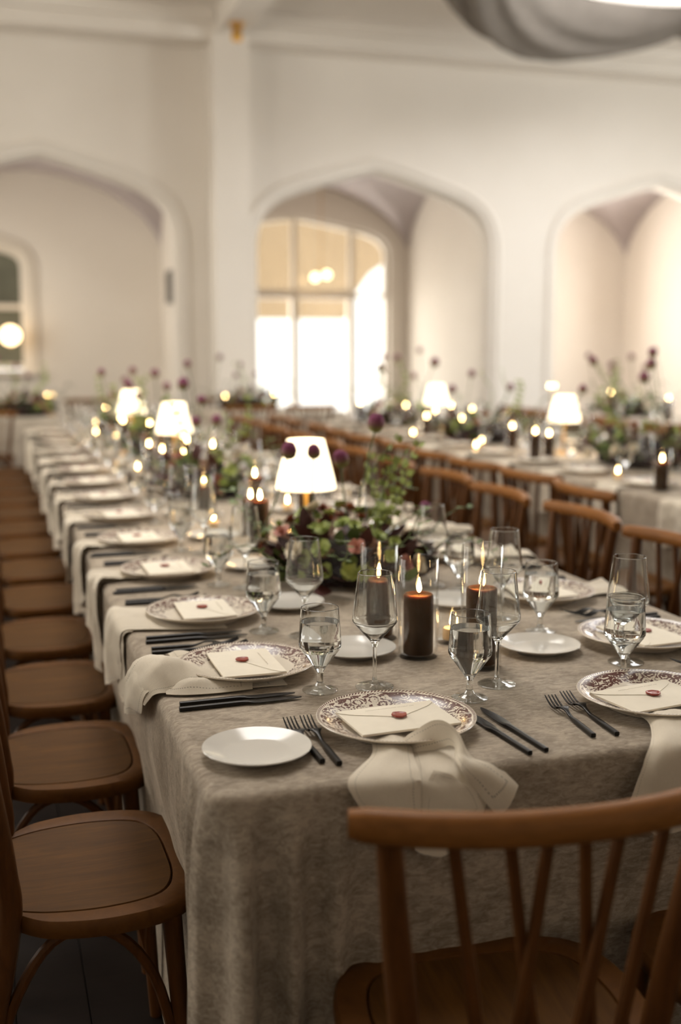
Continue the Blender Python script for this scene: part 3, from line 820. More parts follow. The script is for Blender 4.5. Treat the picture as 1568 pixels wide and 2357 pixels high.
# ------------------------------------------------------------------ tableware templates
def goblet_water():
    """short stemmed water glass, filled"""
    o = [(0, 0), (.0335, 0), (.034, .0012), (.033, .0022), (.020, .0048), (.010, .0095), (.0062, .016), (.0056, .026), (.0064, .036), (.012, .0455), (.024, .062), (.0365, .079), (.0398, .0855), (.0402, .091), (.0396, .099), (.0355, .1595), (.0349, .1602), (.0344, .1595)]
    i = [(.0384, .099), (.0388, .091), (.0380, .0865), (.0345, .080), (.022, .0645), (.0105, .0500), (.004, .0468), (0, .0462)]
    g = MB().lathe(o + i, 48, dens=.008)
    lv = .1335; rl = .0384 - (lv - .099) / (.1595 - .099) * (.0384 - .0344) + .0003
    w = [(0, .0459), (.0042, .0465), (.0108, .0497), (.0223, .0642), (.0348, .0797), (.0383, .0863), (.0391, .091), (.0387, .099), (rl, lv), (rl - .001, lv - .0006), (0, lv - .0008)]
    return g, MB().lathe(w, 48, dens=.008)
def goblet_wine():
    o = [(0, 0), (.0365, 0), (.037, .0012), (.036, .0022), (.022, .0042), (.010, .007), (.0052, .012), (.0040, .020), (.0036, .05), (.0040, .078), (.0060, .085), (.0115, .0925), (.026, .108), (.0395, .1235), (.0425, .1285), (.0428, .133), (.0422, .140), (.0326, .2205), (.0321, .2212), (.0316, .2205)]
    i = [(.0413, .140), (.0419, .133), (.0415, .1293), (.0385, .1245), (.025, .1100), (.010, .0960), (.004, .0925), (0, .0918)]
    return MB().lathe(o + i, 48, dens=.008)
gw, ww = goblet_water(); gv = goblet_wine()
def clear_foot(me):
    me.materials.append(M['foot_glass'])
    for p in me.polygons:
        if p.center.z < .0105: p.material_index = 1
    return me
WATER = {}; WINE = {}
for key, mat, wm in (('near', 'crystal', 'water'), ('far', 'thin_glass', 'water')):
    t = Tpl(); t.part('goblet', clear_foot(gw.mesh('goblet', mat, True, 0)), (0, 0, 0)); t.part('water', ww.mesh('water', wm, True, 35), label='clear still water')
    WATER[key] = t; WINE[key] = clear_foot(gv.mesh('wine_glass', mat, True, 0))
PLATE = MB().lathe([(0, .004), (.078, .004), (.082, .0), (.088, .0), (.092, .005), (.112, .0130), (.1335, .0215), (.1352, .0232), (.1345, .0248), (.133, .0250), (.112, .0175), (.094, .0105), (.086, .0085), (0, .0085)], 72).mesh('dinner_plate', 'transferware', True, 50)
BREAD = MB().lathe([(0, .003), (.045, .003), (.048, .0), (.052, .0), (.056, .004), (.070, .009), (.0858, .0155), (.0868, .0168), (.086, .0178), (.070, .0128), (.056, .0082), (.050, .0072), (0, .0072)], 64).mesh('bread_plate', 'porcelain', True, 50)
def knife(L=.222, sw=1.0):
    mb = MB(); n = 22; vs = []; fs = []
    hl = L * .52
    for i in range(n + 1):
        y = -L / 2 + L * i / n; d = (y + L / 2)
        if d < hl: w = .0046 + .0006 * (d / hl); h = .0040; off = 0
        else:
            u = (d - hl) / (L - hl); w = (.0050 + .0048 * sm(0, .18, u)) * (1 - u ** 5 * .82); h = .0040 - .0031 * sm(0, .25, u); off = .0020 * sm(0, .3, u)
        if i == 0: w *= .9
        z = .0042 if d < hl else .0042 - .0005 * (d - hl) / (L - hl)
        for k in range(8):
            a = 2 * pi * k / 8 + pi / 8
            cx = abs(cos(a)) ** .5 * (1 if cos(a) > 0 else -1); cz = abs(sin(a)) ** .5 * (1 if sin(a) > 0 else -1)
            vs.append((w * cx * sw + off, y, z + h * cz))
    for i in range(n):
        for k in range(8):
            l = (k + 1) % 8; fs.append((i * 8 + k, i * 8 + l, (i + 1) * 8 + l, (i + 1) * 8 + k))
    fs.append(tuple(range(8))); fs.append(tuple(n * 8 + k for k in range(8)))
    return mb.add(vs, fs).mesh('table_knife', 'black_steel', True, 45)
def fork(L=.200):
    mb = MB(); vs = []; fs = []; n = 20
    def zc(d):  # height of the centre line along the fork
        u = d / L
        return .0046 + .0085 * sm(.45, .66, u) - .0085 * sm(.66, .82, u) + .0110 * max(0, (u - .82) / .18) ** 1.5
    hb = L * .72
    for i in range(n + 1):
        d = hb * i / n; u = d / L
        w = .0046 - .0014 * sm(.3, .5, u) + .0088 * sm(.58, .70, u); h = .0040 - .0026 * sm(.35, .6, u)
        for k in range(8):
            a = 2 * pi * k / 8 + pi / 8
            cx = abs(cos(a)) ** .5 * (1 if cos(a) > 0 else -1); cz = abs(sin(a)) ** .5 * (1 if sin(a) > 0 else -1)
            vs.append((w * cx, d - L / 2, zc(d) + h * cz))
    for i in range(n):
        for k in range(8):
            l = (k + 1) % 8; fs.append((i * 8 + k, i * 8 + l, (i + 1) * 8 + l, (i + 1) * 8 + k))
    fs.append(tuple(range(8))); fs.append(tuple(n * 8 + k for k in range(8)))
    mb.add(vs, fs)
    for j in range(4):
        x0 = -.0096 + .0064 * j
        pts = [(x0 * (1 if m < 5 else 1.0), hb - .004 + (L - hb + .004) * m / 6 - L / 2, zc(hb + (L - hb) * m / 6)) for m in range(7)]
        mb.tube(pts, [.0023, .0021, .0019, .0018, .0016, .0014, .0009], 6)
    return mb.mesh('table_fork', 'black_steel', True, 45)
KN_A, KN_B, FK_A, FK_B = knife(.226), knife(.215), fork(.205), fork(.188)
# envelope with flap and seal (long side along X, flap point towards -Y side)
def envelope():
    t = Tpl(); a, b = .0885, .0615
    mb = MB(); n = 10; vs = []; fs = []
    for j in range(n + 1):
        for i in range(n + 1):
            x = -a + 2 * a * i / n; y = -b + 2 * b * j / n
            puff = .0030 * (1 - (x / a) ** 2) * (1 - (y / b) ** 2)
            vs.append((x, y, .0036 + puff))
    m = (n + 1) ** 2
    for j in range(n + 1):
        for i in range(n + 1): vs.append((-a + 2 * a * i / n, -b + 2 * b * j / n, .0))
    for j in range(n):
        for i in range(n):
            p = j * (n + 1) + i; fs.append((p, p + 1, p + n + 2, p + n + 1)); fs.append((m + p, m + p + n + 1, m + p + n + 2, m + p + 1))
    for i in range(n):
        fs.append((i, m + i, m + i + 1, i + 1)); q = n * (n + 1) + i; fs.append((q, q + 1, m + q + 1, m + q))
        q = i * (n + 1); fs.append((q, q + n + 1, m + q + n + 1, m + q)); q += n; fs.append((q, m + q, m + q + n + 1, q + n + 1))
    t.part('envelope_body', mb.add(vs, fs).mesh('envelope_body', 'paper', True, 30))
    # flap: shallow pentagon folded down from the far edge
    K = 12; vs = []; fs = []
    for k in range(K + 1):
        u = -1 + 2 * k / K
        depth = .060 * (1 - abs(u)) ** .82 + .012 if abs(u) < .999 else .010
        for r in range(5):
            y = b - depth * r / 4; x = u * a
            z = .0043 + .0030 * (1 - (x / a) ** 2) * (1 - (y / b) ** 2) + .0004 * (r / 4)
            vs.append((x, y, z))
    for k in range(K):
        for r in range(4): p = k * 5 + r; fs.append((p, p + 5, p + 6, p + 1))
    o = len(vs); vs += [(x, y, z - .0007) for x, y, z in vs]
    fs += [tuple(o + i for i in reversed(f)) for f in fs[:]]
    for k in range(K): p = k * 5 + 4; fs.append((p, p + 5, o + p + 5, o + p))
    t.part('flap', MB().add(vs, fs).mesh('flap', 'paper', True, 30))
    t.part('wax_seal', MB().lathe([(0, .0), (.0118, .0), (.0132, .0016), (.0125, .0034), (.0095, .0036), (.0085, .0026), (.004, .0029), (0, .0032)], 28, wob=lambda an, z: 1 + .06 * sin(an * 3 + 1) + .04 * sin(an * 7)).mesh('wax_seal', 'wax_seal', True, 60), (0, -.006, .0083), label='red wax seal')
    # faint handwritten address line on the flap
    mb = MB(); rr = random.Random(4)
    x = -.045
    while x < .045:
        w = rr.uniform(.0015, .004); h = rr.uniform(.0012, .0028)
        mb.tube([(x, .034, .0084), (x + w * .4, .034 + h, .0085), (x + w, .0345, .0084)], .0002, 4); x += w + (.003 if rr.random() < .12 else .0006)
    t.part('handwriting', mb.mesh('handwriting', 'ink', True, 0))
    return t
ENV = envelope()

# ------------------------------------------------------------------ linen napkins: lofted cloth patches
def patch(rows, nu=10, nv=10, thick=.0012, size=(.25, .25), wr=.005):
    """rows: list of rows of 3D control points; smooth cloth through them, with thickness and metric UVs"""
    G = [catmull(r, max(1, nv // (len(r) - 1))) for r in rows]
    cols = list(zip(*G)); C = [catmull(c, max(1, nu // (len(rows) - 1))) for c in cols]
    nv_ = len(C); nu_ = len(C[0])
    P = [[C[j][i] for j in range(nv_)] for i in range(nu_)]
    for i in range(nu_):
        for j in range(nv_):
            p = P[i][j]; k = min(1.0, max(0.0, (p.z % 10 - (.0 if p.z < .5 else .7632)) * 60 if abs(p.z) < .03 or p.z > .7595 else 1.0)) * wr
            P[i][j] = p + Vector((noise.noise(p * 26), noise.noise(p * 26 + Vector((7, 3, 1))), noise.noise(p * 22 + Vector((1, 9, 4))) + .6 * noise.noise(p * 60))) * k
    top = [p for r in P for p in r]; nrm = []
    for i in range(nu_):
        for j in range(nv_):
            a = P[min(i + 1, nu_ - 1)][j] - P[max(i - 1, 0)][j]; b = P[i][min(j + 1, nv_ - 1)] - P[i][max(j - 1, 0)]
            n = a.cross(b); n = n.normalized() if n.length > 1e-9 else Vector((0, 0, 1)); nrm.append(n)
    bot = [p - n * thick for p, n in zip(top, nrm)]
    fs = []; uvs = []
    def uvof(k): return (size[0] * (k // nv_) / (nu_ - 1), size[1] * (k % nv_) / (nv_ - 1))
    o = len(top)
    for i in range(nu_ - 1):
        for j in range(nv_ - 1):
            q = (i * nv_ + j, i * nv_ + j + 1, (i + 1) * nv_ + j + 1, (i + 1) * nv_ + j)
            fs.append(q); fs.append(tuple(o + k for k in reversed(q)))
    bd = [(0, j) for j in range(nv_)] + [(i, nv_ - 1) for i in range(1, nu_)] + [(nu_ - 1, j) for j in range(nv_ - 2, -1, -1)] + [(i, 0) for i in range(nu_ - 2, 0, -1)]
    bd = [i * nv_ + j for i, j in bd]
    for a, b in zip(bd, bd[1:] + bd[:1]): fs.append((a, o + a, o + b, b))
    return top + bot, fs, [uvof(k) for k in range(o)] * 2, size
def cloth_mesh(name, patches):
    vs = []; fs = []; uv = []; szs = []
    for (v, f, u, s) in patches:
        o = len(vs); vs += [tuple(p) for p in v]; fs += [tuple(i + o for i in q) for q in f]; uv += u; szs += [s] * len(u)
    me = bpy.data.meshes.new(name); me.from_pydata(vs, [], fs); me.materials.append(M['linen'])
    l1 = me.uv_layers.new(name='UVMap'); l2 = me.uv_layers.new(name='size')
    for lp in me.loops:
        l1.data[lp.index].uv = uv[lp.vertex_index]; l2.data[lp.index].uv = szs[lp.vertex_index]
    me.polygons.foreach_set('use_smooth', [True] * len(me.polygons)); me.set_sharp_from_angle(angle=radians(50))
    return me
def V3(*p): return [Vector(q) for q in p]
# side napkin, local frame: x along the table edge, y inwards over the table, origin on the edge, z from table top
def side_napkin(seed, length=.20, width=.20, skew=.03):
    r = random.Random(seed); P = []
    def row(y, z, w, shift, amp, ph):
        out = []
        for k in range(6):
            u = -1 + 2 * k / 5
            out.append(Vector((shift + u * w / 2, y + amp * sin(u * 4.2 + ph) * .5 - (.004 if z < 0 else 0), z + (abs(amp * cos(u * 5 + ph)) if z > -.01 else 0) + .002)))
        return out
    ph = r.random() * 6
    rows = [row(.19, .003, .10, 0, .0, ph), row(.10, .004, .12, .004, .004, ph), row(.03, .006, .15, .006, .010, ph),
            row(-.012, -.004, width * .9, .01, .012, ph), row(-.018, -.06, width, .014, .016, ph + .4), row(-.017, -.13, width * 1.02, .018, .020, ph + .8)]
    last = []
    for k in range(6):
        u = -1 + 2 * k / 5
        last.append(Vector((.02 + skew * u + u * width * .45, -.017 + .014 * sin(u * 4.2 + ph + 1), -length + .05 * u * (1 if seed % 2 else -1) - .02 * (1 - abs(u)))))
    rows.append(last)
    P.append(patch(rows, 24, 25, .0014, (.40, width)))
    # second layer under the first, hanging to one side
    rows2 = [row(.06, .002, .10, .0, .004, ph + 2), row(-.006, -.006, .12, .01, .006, ph + 2), row(-.008, -.10, .13, .015, .008, ph + 2),
             [Vector((-.05 + .02 * k * 1.25, -.008 + .004 * sin(k + ph), -length * (1.08 if k % 5 else .92))) for k in range(6)]]
    P.append(patch(rows2, 15, 15, .0014, (.26, .13)))
    # a rolled fold lying on the table beside the plate
    if seed % 3 != 1:
        rows3 = []
        for k in range(5):
            y = .16 - .045 * k
            rows3.append([Vector((-.075 - .006 * k + .05 * c, y, .003 + (.026 - .002 * abs(k - 2)) * sin(pi * c) + .002)) for c in (0, .25, .5, .75, 1)])
        P.append(patch(rows3, 12, 12, .0014, (.2, .11)))
    return cloth_mesh('linen_napkin', P)
NAP = [side_napkin(s, L, W, k) for s, L, W, k in ((1, .20, .20, .03), (2, .17, .21, -.02), (3, .22, .18, .04), (4, .19, .22, .0))]

# napkins of the nearest places, modelled one by one (table coordinates)
NAP_F1 = cloth_mesh('linen_napkin', [
    patch([V3((.575, 1.70, .7625), (.60, 1.70, .763), (.64, 1.70, .7625)),
           V3((0.562, 1.62, 0.772), (0.596, 1.62, 0.780), (0.622, 1.61, 0.772)),
           V3((0.541, 1.577, 0.766), (0.567, 1.558, 0.773), (0.607, 1.551, 0.768)),
           V3((0.479, 1.493, 0.768), (0.531, 1.486, 0.764), (0.591, 1.490, 0.764)),
           V3((0.499, 1.480, 0.723), (0.540, 1.472, 0.721), (0.589, 1.478, 0.719)),
           V3((0.540, 1.478, 0.655), (0.562, 1.470, 0.668), (0.588, 1.476, 0.655))], 25, 16, .0014, (.30, .15)),
    patch([V3((0.615, 1.68, 0.7625), (0.65, 1.68, 0.763), (0.68, 1.67, 0.7625)),
           V3((0.615, 1.60, 0.766), (0.657, 1.594, 0.770), (0.69, 1.565, 0.766)),
           V3((0.603, 1.541, 0.764), (0.646, 1.532, 0.767), (0.689, 1.52, 0.764)),
           V3((0.585, 1.492, 0.755), (0.635, 1.486, 0.756), (0.684, 1.490, 0.752)),
           V3((0.583, 1.482, 0.717), (0.633, 1.474, 0.717), (0.700, 1.482, 0.722)),
           V3((0.580, 1.480, 0.652), (0.626, 1.470, 0.640), (0.690, 1.482, 0.685))], 25, 16, .0014, (.30, .17)),
    patch([V3((0.618, 1.500, 0.767), (0.64, 1.487, 0.762), (0.655, 1.484, 0.752)),
           V3((0.600, 1.484, 0.745), (0.635, 1.474, 0.738), (0.672, 1.474, 0.742)),
           V3((0.590, 1.476, 0.690), (0.640, 1.464, 0.684), (0.690, 1.472, 0.708))], 12, 12, .0014, (.18, .17)),
    patch([V3((0.606, 1.640, 0.768), (0.606, 1.61, 0.764), (0.608, 1.59, 0.763)),
           V3((0.616, 1.616, 0.778), (0.618, 1.598, 0.772), (0.618, 1.578, 0.766)),
           V3((0.640, 1.585, 0.808), (0.644, 1.575, 0.794), (0.649, 1.568, 0.772)),
           V3((0.662, 1.558, 0.820), (0.664, 1.550, 0.806), (0.665, 1.540, 0.785)),
           V3((0.674, 1.530, 0.803), (0.668, 1.524, 0.792), (0.662, 1.518, 0.776)),
           V3((0.682, 1.505, 0.779), (0.668, 1.495, 0.778), (0.654, 1.480, 0.770)),
           V3((0.708, 1.485, 0.769), (0.692, 1.472, 0.760), (0.676, 1.478, 0.739)),
           V3((0.746, 1.474, 0.737), (0.730, 1.460, 0.722), (0.708, 1.464, 0.700))], 35, 10, .0014, (.32, .09)),
])
NAP_L1 = cloth_mesh('linen_napkin', [
    patch([V3((.52, 1.995, .7625), (.52, 2.05, .763), (.52, 2.12, .763), (.52, 2.18, .7625)),
           V3((.42, 1.995, .7645), (.42, 2.05, .766), (.42, 2.12, .766), (.42, 2.20, .764)),
           V3((.345, 2.000, .768), (.345, 2.06, .776), (.345, 2.13, .776), (.345, 2.215, .766)),
           V3((.300, 2.010, .774), (.295, 2.07, .795), (.295, 2.14, .796), (.30, 2.225, .772)),
           V3((.262, 2.025, .764), (.255, 2.08, .788), (.252, 2.15, .786), (.262, 2.235, .764)),
           V3((.252, 2.045, .725), (.236, 2.10, .740), (.236, 2.17, .735), (.252, 2.245, .715)),
           V3((.252, 2.090, .700), (.236, 2.14, .690), (.238, 2.21, .668), (.246, 2.28, .645))], 30, 18, .0014, (.34, .22)),
    patch([V3((.43, 2.02, .766), (.42, 2.06, .768), (.42, 2.10, .768)),
           V3((.385, 2.03, .772), (.375, 2.07, .782), (.375, 2.11, .776)),
           V3((.350, 2.02, .778), (.335, 2.065, .806), (.335, 2.12, .790)),
           V3((.322, 2.01, .772), (.300, 2.055, .810), (.292, 2.12, .806)),
           V3((.295, 2.005, .766), (.272, 2.05, .800), (.258, 2.13, .800)),
           V3((.270, 2.01, .762), (.252, 2.06, .775), (.238, 2.15, .770)),
           V3((.256, 2.03, .735), (.242, 2.09, .735), (.232, 2.18, .720))], 30, 12, .0014, (.26, .16)),
    patch([V3((.45, 1.985, .764), (.455, 2.01, .772), (.46, 2.04, .768)),
           V3((.385, 1.980, .764), (.385, 2.01, .780), (.39, 2.05, .772)),
           V3((.325, 1.985, .764), (.325, 2.02, .784), (.33, 2.06, .776)),
           V3((.290, 2.00, .764), (.29, 2.03, .776), (.30, 2.06, .770))], 15, 12, .0014, (.17, .10)),
    patch([V3((.40, 2.17, .766), (.40, 2.21, .768), (.40, 2.25, .764)),
           V3((.365, 2.18, .776), (.36, 2.22, .782), (.36, 2.265, .768)),
           V3((.335, 2.19, .770), (.33, 2.23, .774), (.33, 2.27, .764))], 10, 8, .0014, (.10, .09)),
])
NAP_L2 = cloth_mesh('linen_napkin', [
    patch([V3((.50, 2.46, .7625), (.50, 2.55, .763), (.50, 2.66, .7625)),
           V3((.40, 2.47, .764), (.40, 2.57, .768), (.40, 2.68, .764)),
           V3((.31, 2.49, .766), (.31, 2.60, .776), (.31, 2.70, .770)),
           V3((.266, 2.50, .760), (.262, 2.62, .772), (.262, 2.72, .766)),
           V3((.264, 2.515, .715), (.248, 2.62, .712), (.250, 2.74, .71)),
           V3((.266, 2.53, .668), (.248, 2.63, .645), (.250, 2.76, .63)),
           V3((.268, 2.545, .640), (.254, 2.65, .600), (.252, 2.79, .555))], 30, 18, .0014, (.40, .25)),
    patch([V3((.30, 2.62, .765), (.29, 2.55, .766), (.29, 2.49, .764)),
           V3((.268, 2.66, .755), (.265, 2.56, .755), (.266, 2.49, .752)),
           V3((.268, 2.66, .66), (.266, 2.57, .66), (.270, 2.49, .66)),
           V3((.270, 2.66, .585), (.268, 2.58, .575), (.274, 2.50, .600))], 12, 12, .0014, (.24, .16)),
])
NAP_F2 = cloth_mesh('linen_napkin', [
    patch([V3((1.06, 1.66, .7625), (1.10, 1.66, .763), (1.20, 1.66, .7625)),
           V3((1.047, 1.594, .770), (1.075, 1.585, .782), (1.15, 1.58, .772)),
           V3((1.022, 1.541, .766), (1.048, 1.525, .776), (1.13, 1.52, .768)),
           V3((.984, 1.490, .764), (1.020, 1.474, .766), (1.12, 1.482, .760)),
           V3((.960, 1.480, .721), (1.002, 1.462, .718), (1.11, 1.474, .705)),
           V3((.941, 1.478, .685), (.984, 1.462, .630), (1.10, 1.474, .640))], 25, 18, .0014, (.34, .22)),
    patch([V3((1.10, 1.60, .764), (1.16, 1.60, .768), (1.22, 1.60, .764)),
           V3((1.10, 1.52, .765), (1.17, 1.52, .770), (1.23, 1.52, .765)),
           V3((1.09, 1.488, .755), (1.17, 1.480, .758), (1.25, 1.486, .752)),
           V3((1.08, 1.480, .66), (1.17, 1.468, .65), (1.27, 1.478, .67))], 15, 12, .0014, (.25, .2)),
])

# ------------------------------------------------------------------ candles, lamps
def hurricane(h, r=.0415):
    return MB().lathe([(0, 0), (r - .002, 0), (r, .002), (r, h - .001), (r - .001, h), (r - .0024, h - .001), (r - .0026, .012), (r - .006, .008), (0, .0075)], 40).mesh('hurricane_glass', 'thin_glass', True, 50)
FLAME = MB().lathe([(0, 0), (.0024, .0015), (.0046, .006), (.0050, .010), (.0040, .016), (.0021, .023), (.0007, .029), (0, .031)], 10).mesh('flame', 'flame', True, 0)
WICK = MB().tube([(0, 0, 0), (.0005, 0, .008), (.002, 0, .014)], .0009, 5).mesh('wick', 'wick')
def candle(h, r=.031):
    t = Tpl()
    t.part('candle_body', MB().lathe([(0, 0), (r - .001, 0), (r, .002), (r, h - .004), (r - .002, h - .0005), (r - .005, h), (r - .008, h - .003), (r - .011, h - .006), (0, h - .007)], 32).mesh('candle_body', 'candle_wax', True, 60))
    t.part('wax_pool', MB().lathe([(r - .011, h - .0058), (r - .018, h - .0055), (0, h - .0055)], 24).mesh('wax_pool', 'wax_pool'))
    t.part('wick', WICK, (0, 0, h - .007)); t.part('flame', FLAME, (.001, 0, h + .003), label='small bright candle flame')
    return t
VOT_G = MB().lathe([(0, 0), (.031, 0), (.033, .002), (.036, .072), (.035, .073), (.0335, .072), (.0308, .010), (0, .008)], 28).mesh('votive_glass', 'thin_glass', True, 50)
def votive_c():
    t = Tpl()
    t.part('candle_body', MB().lathe([(0, 0), (.020, 0), (.020, .022), (.018, .024), (0, .022)], 20).mesh('candle_body', 'votive_wax', True, 50))
    t.part('wick', WICK, (0, 0, .02)); t.part('flame', FLAME, (0, 0, .028))
    return t
VOT_C = votive_c()
CND = {h: candle(h) for h in (.10, .125, .155, .185)}; CND_S = {h: candle(h, .022) for h in (.14, .20)}
HUR = {h: hurricane(h) for h in (.19, .21, .225, .25)}
def candle_in_glass(x, y, gh, chh, where, grp, i=0):
    zz = ZT
    place(HUR[gh], 'hurricane_glass', 'glass cylinder %s' % where, 'glass cylinder', grp + ' glasses', (x, y, zz))
    place(CND[chh], 'pillar_candle', 'lit dark pillar candle %s' % where, 'candle', grp + ' candles', (x, y, zz + .0082), i * 1.3)
def votive(x, y, where, grp):
    place(VOT_G, 'votive_glass', 'small clear votive glass %s' % where, 'votive glass', grp + ' votive glasses', (x, y, ZT))
    place(VOT_C, 'votive_candle', 'lit tealight %s' % where, 'candle', grp + ' tealights', (x, y, ZT + .0085))
def lamp_template():
    t = Tpl()
    t.part('lamp_base', MB().lathe([(0, 0), (.054, 0), (.055, .003), (.054, .008), (.030, .012), (.010, .018), (0, .018)], 32).mesh('lamp_base', 'brass', True, 40))
    t.part('lamp_stem', MB().lathe([(0, .016), (.0065, .016), (.0065, .078), (.0105, .082), (.0115, .088), (.0105, .094), (.0065, .098), (.0065, .27), (0, .27)], 16).mesh('lamp_stem', 'brass', True, 40))
    N = 96; vs = []; fs = []
    rows = [(0, .0935), (.004, .0945), (.03, .0905), (.12, .068), (.153, .0595), (.157, .0590)]
    for (z, r) in rows:
        for i in range(N):
            k = 1 + .012 * (1 if i % 2 else -1); a = 2 * pi * i / N
            vs.append((r * k * cos(a), r * k * sin(a), z))
    for (z, r) in rows[::-1]:
        for i in range(N):
            k = 1 + .012 * (1 if i % 2 else -1); a = 2 * pi * i / N
            vs.append(((r - .0015) * k * cos(a), (r - .0015) * k * sin(a), z))
    m = len(rows) * 2
    for q in range(m):
        for i in range(N):
            j = (i + 1) % N; b = (q + 1) % m; fs.append((q * N + i, q * N + j, b * N + j, b * N + i))
    t.part('lamp_shade', MB().add(vs, fs).mesh('lamp_shade', 'lamp_shade', True, 25), (0, 0, .192), label='glowing pleated fabric shade')
    t.part('bulb', MB().lathe([(0, 0)] + [(.018 * sin(pi * i / 6), .018 - .018 * cos(pi * i / 6)) for i in range(1, 6)] + [(0, .036)], 12).mesh('bulb', 'bulb'), (0, 0, .268))
    return t
LAMP = lamp_template()
def lamp(x, y, where):
    place(LAMP, 'table_lamp', 'lit brass table lamp with pleated white shade %s' % where, 'table lamp', 'cordless lamps on the tables', (x, y, ZT))
    l = bpy.data.lights.new('lamp_light', 'POINT'); l.energy = 2.6; l.color = (1, .74, .42); l.shadow_soft_size = .02
    o = bpy.data.objects.new('lamp_light', l); COL.objects.link(o); o.location = (x + .028, y - .02, ZT + .235)

# ------------------------------------------------------------------ flowers
def leaf_mesh(L, Wd, curl, mat, tip=1.0):
    vs = []; fs = []; n = 6
    for i in range(n + 1):
        u = i / n; w = Wd * (sin(pi * u ** .8) ** .8 if 0 < u < 1 else 0.02)
        for k in (-1, 0, 1):
            vs.append((k * w, u * L, curl * L * u * u - .18 * w * (1 - abs(k)) ))
    for i in range(n):
        for k in range(2): p = i * 3 + k; fs.append((p, p + 1, p + 4, p + 3))
    return MB().add(vs, fs).mesh('leaf', mat, True, 0)
def bloom_mesh(rad, layers, mat, seed, cup=.5):
    r = random.Random(seed); mb = MB()
    for li in range(layers):
        k = 1 - li * .27; m = 6 - (li > 1); tilt = .15 + cup * li / max(1, layers - 1)
        for p in range(m):
            a = 2 * pi * (p + .5 * li) / m + r.uniform(-.15, .15); L = rad * k * r.uniform(.85, 1.1); w = L * .52
            vs = []; fs = []
            for i in range(4):
                u = i / 3; ww = w * (.35 + .65 * sin(pi * min(1, u * .78 + .12)))
                for q in (-1, 0, 1):
                    x = u * L * cos(tilt) - .0; z = u * L * sin(tilt) + (.25 * L * u * u) - .1 * ww * (1 - abs(q)) + .004 * li
                    y = q * ww
                    vs.append((x * cos(a) - y * sin(a), x * sin(a) + y * cos(a), z))
            for i in range(3):
                for q in range(2): o = i * 3 + q; fs.append((o, o + 1, o + 4, o + 3))
            mb.add(vs, fs)
    mb.lathe([(0, .012 * rad / .02), (rad * .18, .007 * rad / .02), (rad * .2, 0), (0, -.004)], 8)
    return mb.mesh('blossom', mat, True, 0)
def allium_head(r, seed):
    rr = random.Random(seed); mb = MB(); n = 26; m = 16; vs = []; fs = []
    for j in range(m + 1):
        v = j / m; a = pi * v
        for i in range(n):
            b = 2 * pi * i / n; k = r * (1 + (.16 if (i + j) % 2 else -.06) * sin(a) + rr.uniform(-.05, .05))
            egg = 1.0 + .22 * cos(a) * -1
            vs.append((k * sin(a) * cos(b) * (.92 + .1 * cos(a)), k * sin(a) * sin(b) * (.92 + .1 * cos(a)), -k * cos(a) * 1.16))
    for j in range(m):
        for i in range(n):
            l = (i + 1) % n; fs.append((j * n + i, j * n + l, (j + 1) * n + l, (j + 1) * n + i))
    return mb.add(vs, fs).mesh('allium_head', 'allium', True, 0)
LEAVES = [leaf_mesh(.085, .020, .25, 'leaf_burgundy'), leaf_mesh(.065, .024, .1, 'leaf_burgundy'), leaf_mesh(.06, .017, .2, 'leaf_green'), leaf_mesh(.07, .026, -.1, 'leaf_burgundy'), leaf_mesh(.055, .020, .15, 'leaf_blush'), leaf_mesh(.05, .018, .3, 'leaf_green')]
SKIRT = [leaf_mesh(.105, .030, .08, 'leaf_burgundy'), leaf_mesh(.09, .026, -.1, 'foliage_dark'), leaf_mesh(.085, .030, .2, 'leaf_burgundy')]
BLOOMS = [bloom_mesh(.026, 3, 'bloom_green', 1), bloom_mesh(.022, 3, 'bloom_rust', 2, .8), bloom_mesh(.024, 2, 'bloom_green', 3, .3), bloom_mesh(.030, 4, 'bloom_cream', 4, .9), bloom_mesh(.024, 3, 'bloom_rose', 5, .7), bloom_mesh(.018, 2, 'bloom_green', 6, .6)]
ALL = [allium_head(.023, 3), allium_head(.018, 5), allium_head(.021, 8)]
def vine_mesh(seed, L=.26, rise=.12, lm='leaf_green'):
    r = random.Random(seed); mb = MB()
    pts = [Vector((0, L * u, rise * sin(u * 2.0) * 1.0 + .03 * sin(u * 7 + seed))) + Vector((.03 * sin(u * 5 + seed), 0, 0)) for u in [k / 9 for k in range(10)]]
    mb.tube(pts, [.0016] * 9 + [.0006], 5)
    mb.cur = 1
    for i in range(2, 10):
        for s in (-1, 1):
            p = pts[i]; d = Vector((s * r.uniform(.6, 1), r.uniform(.2, .8), r.uniform(-.2, .6))).normalized(); l = r.uniform(.018, .032)
            n = d.cross(Vector((0, 0, 1))).normalized() * l * .42
            mid = p + d * l * .5
            mb.add([p, mid + n, p + d * l, mid - n], [(0, 1, 2), (0, 2, 3)])
    return mb.mesh('vine', ['stem_green', lm], True, 0)
VINES = [vine_mesh(s, l, h) for s, l, h in ((1, .26, .10), (2, .22, .16), (3, .30, .05))]
SPRIG = [vine_mesh(s, l, h, 'bloom_green') for s, l, h in ((7, .30, .02), (8, .24, .02))]
def dirrot(d, roll=0):
    """euler that turns +Z to d"""
    q = Vector(d).normalized().to_track_quat('Z', 'Y'); return (q.to_matrix() @ Matrix.Rotation(roll, 3, 'Z')).to_euler()
def leafrot(d, roll=0):
    q = Vector(d).normalized().to_track_quat('Y', 'Z'); return (q.to_matrix() @ Matrix.Rotation(roll, 3, 'Y')).to_euler()
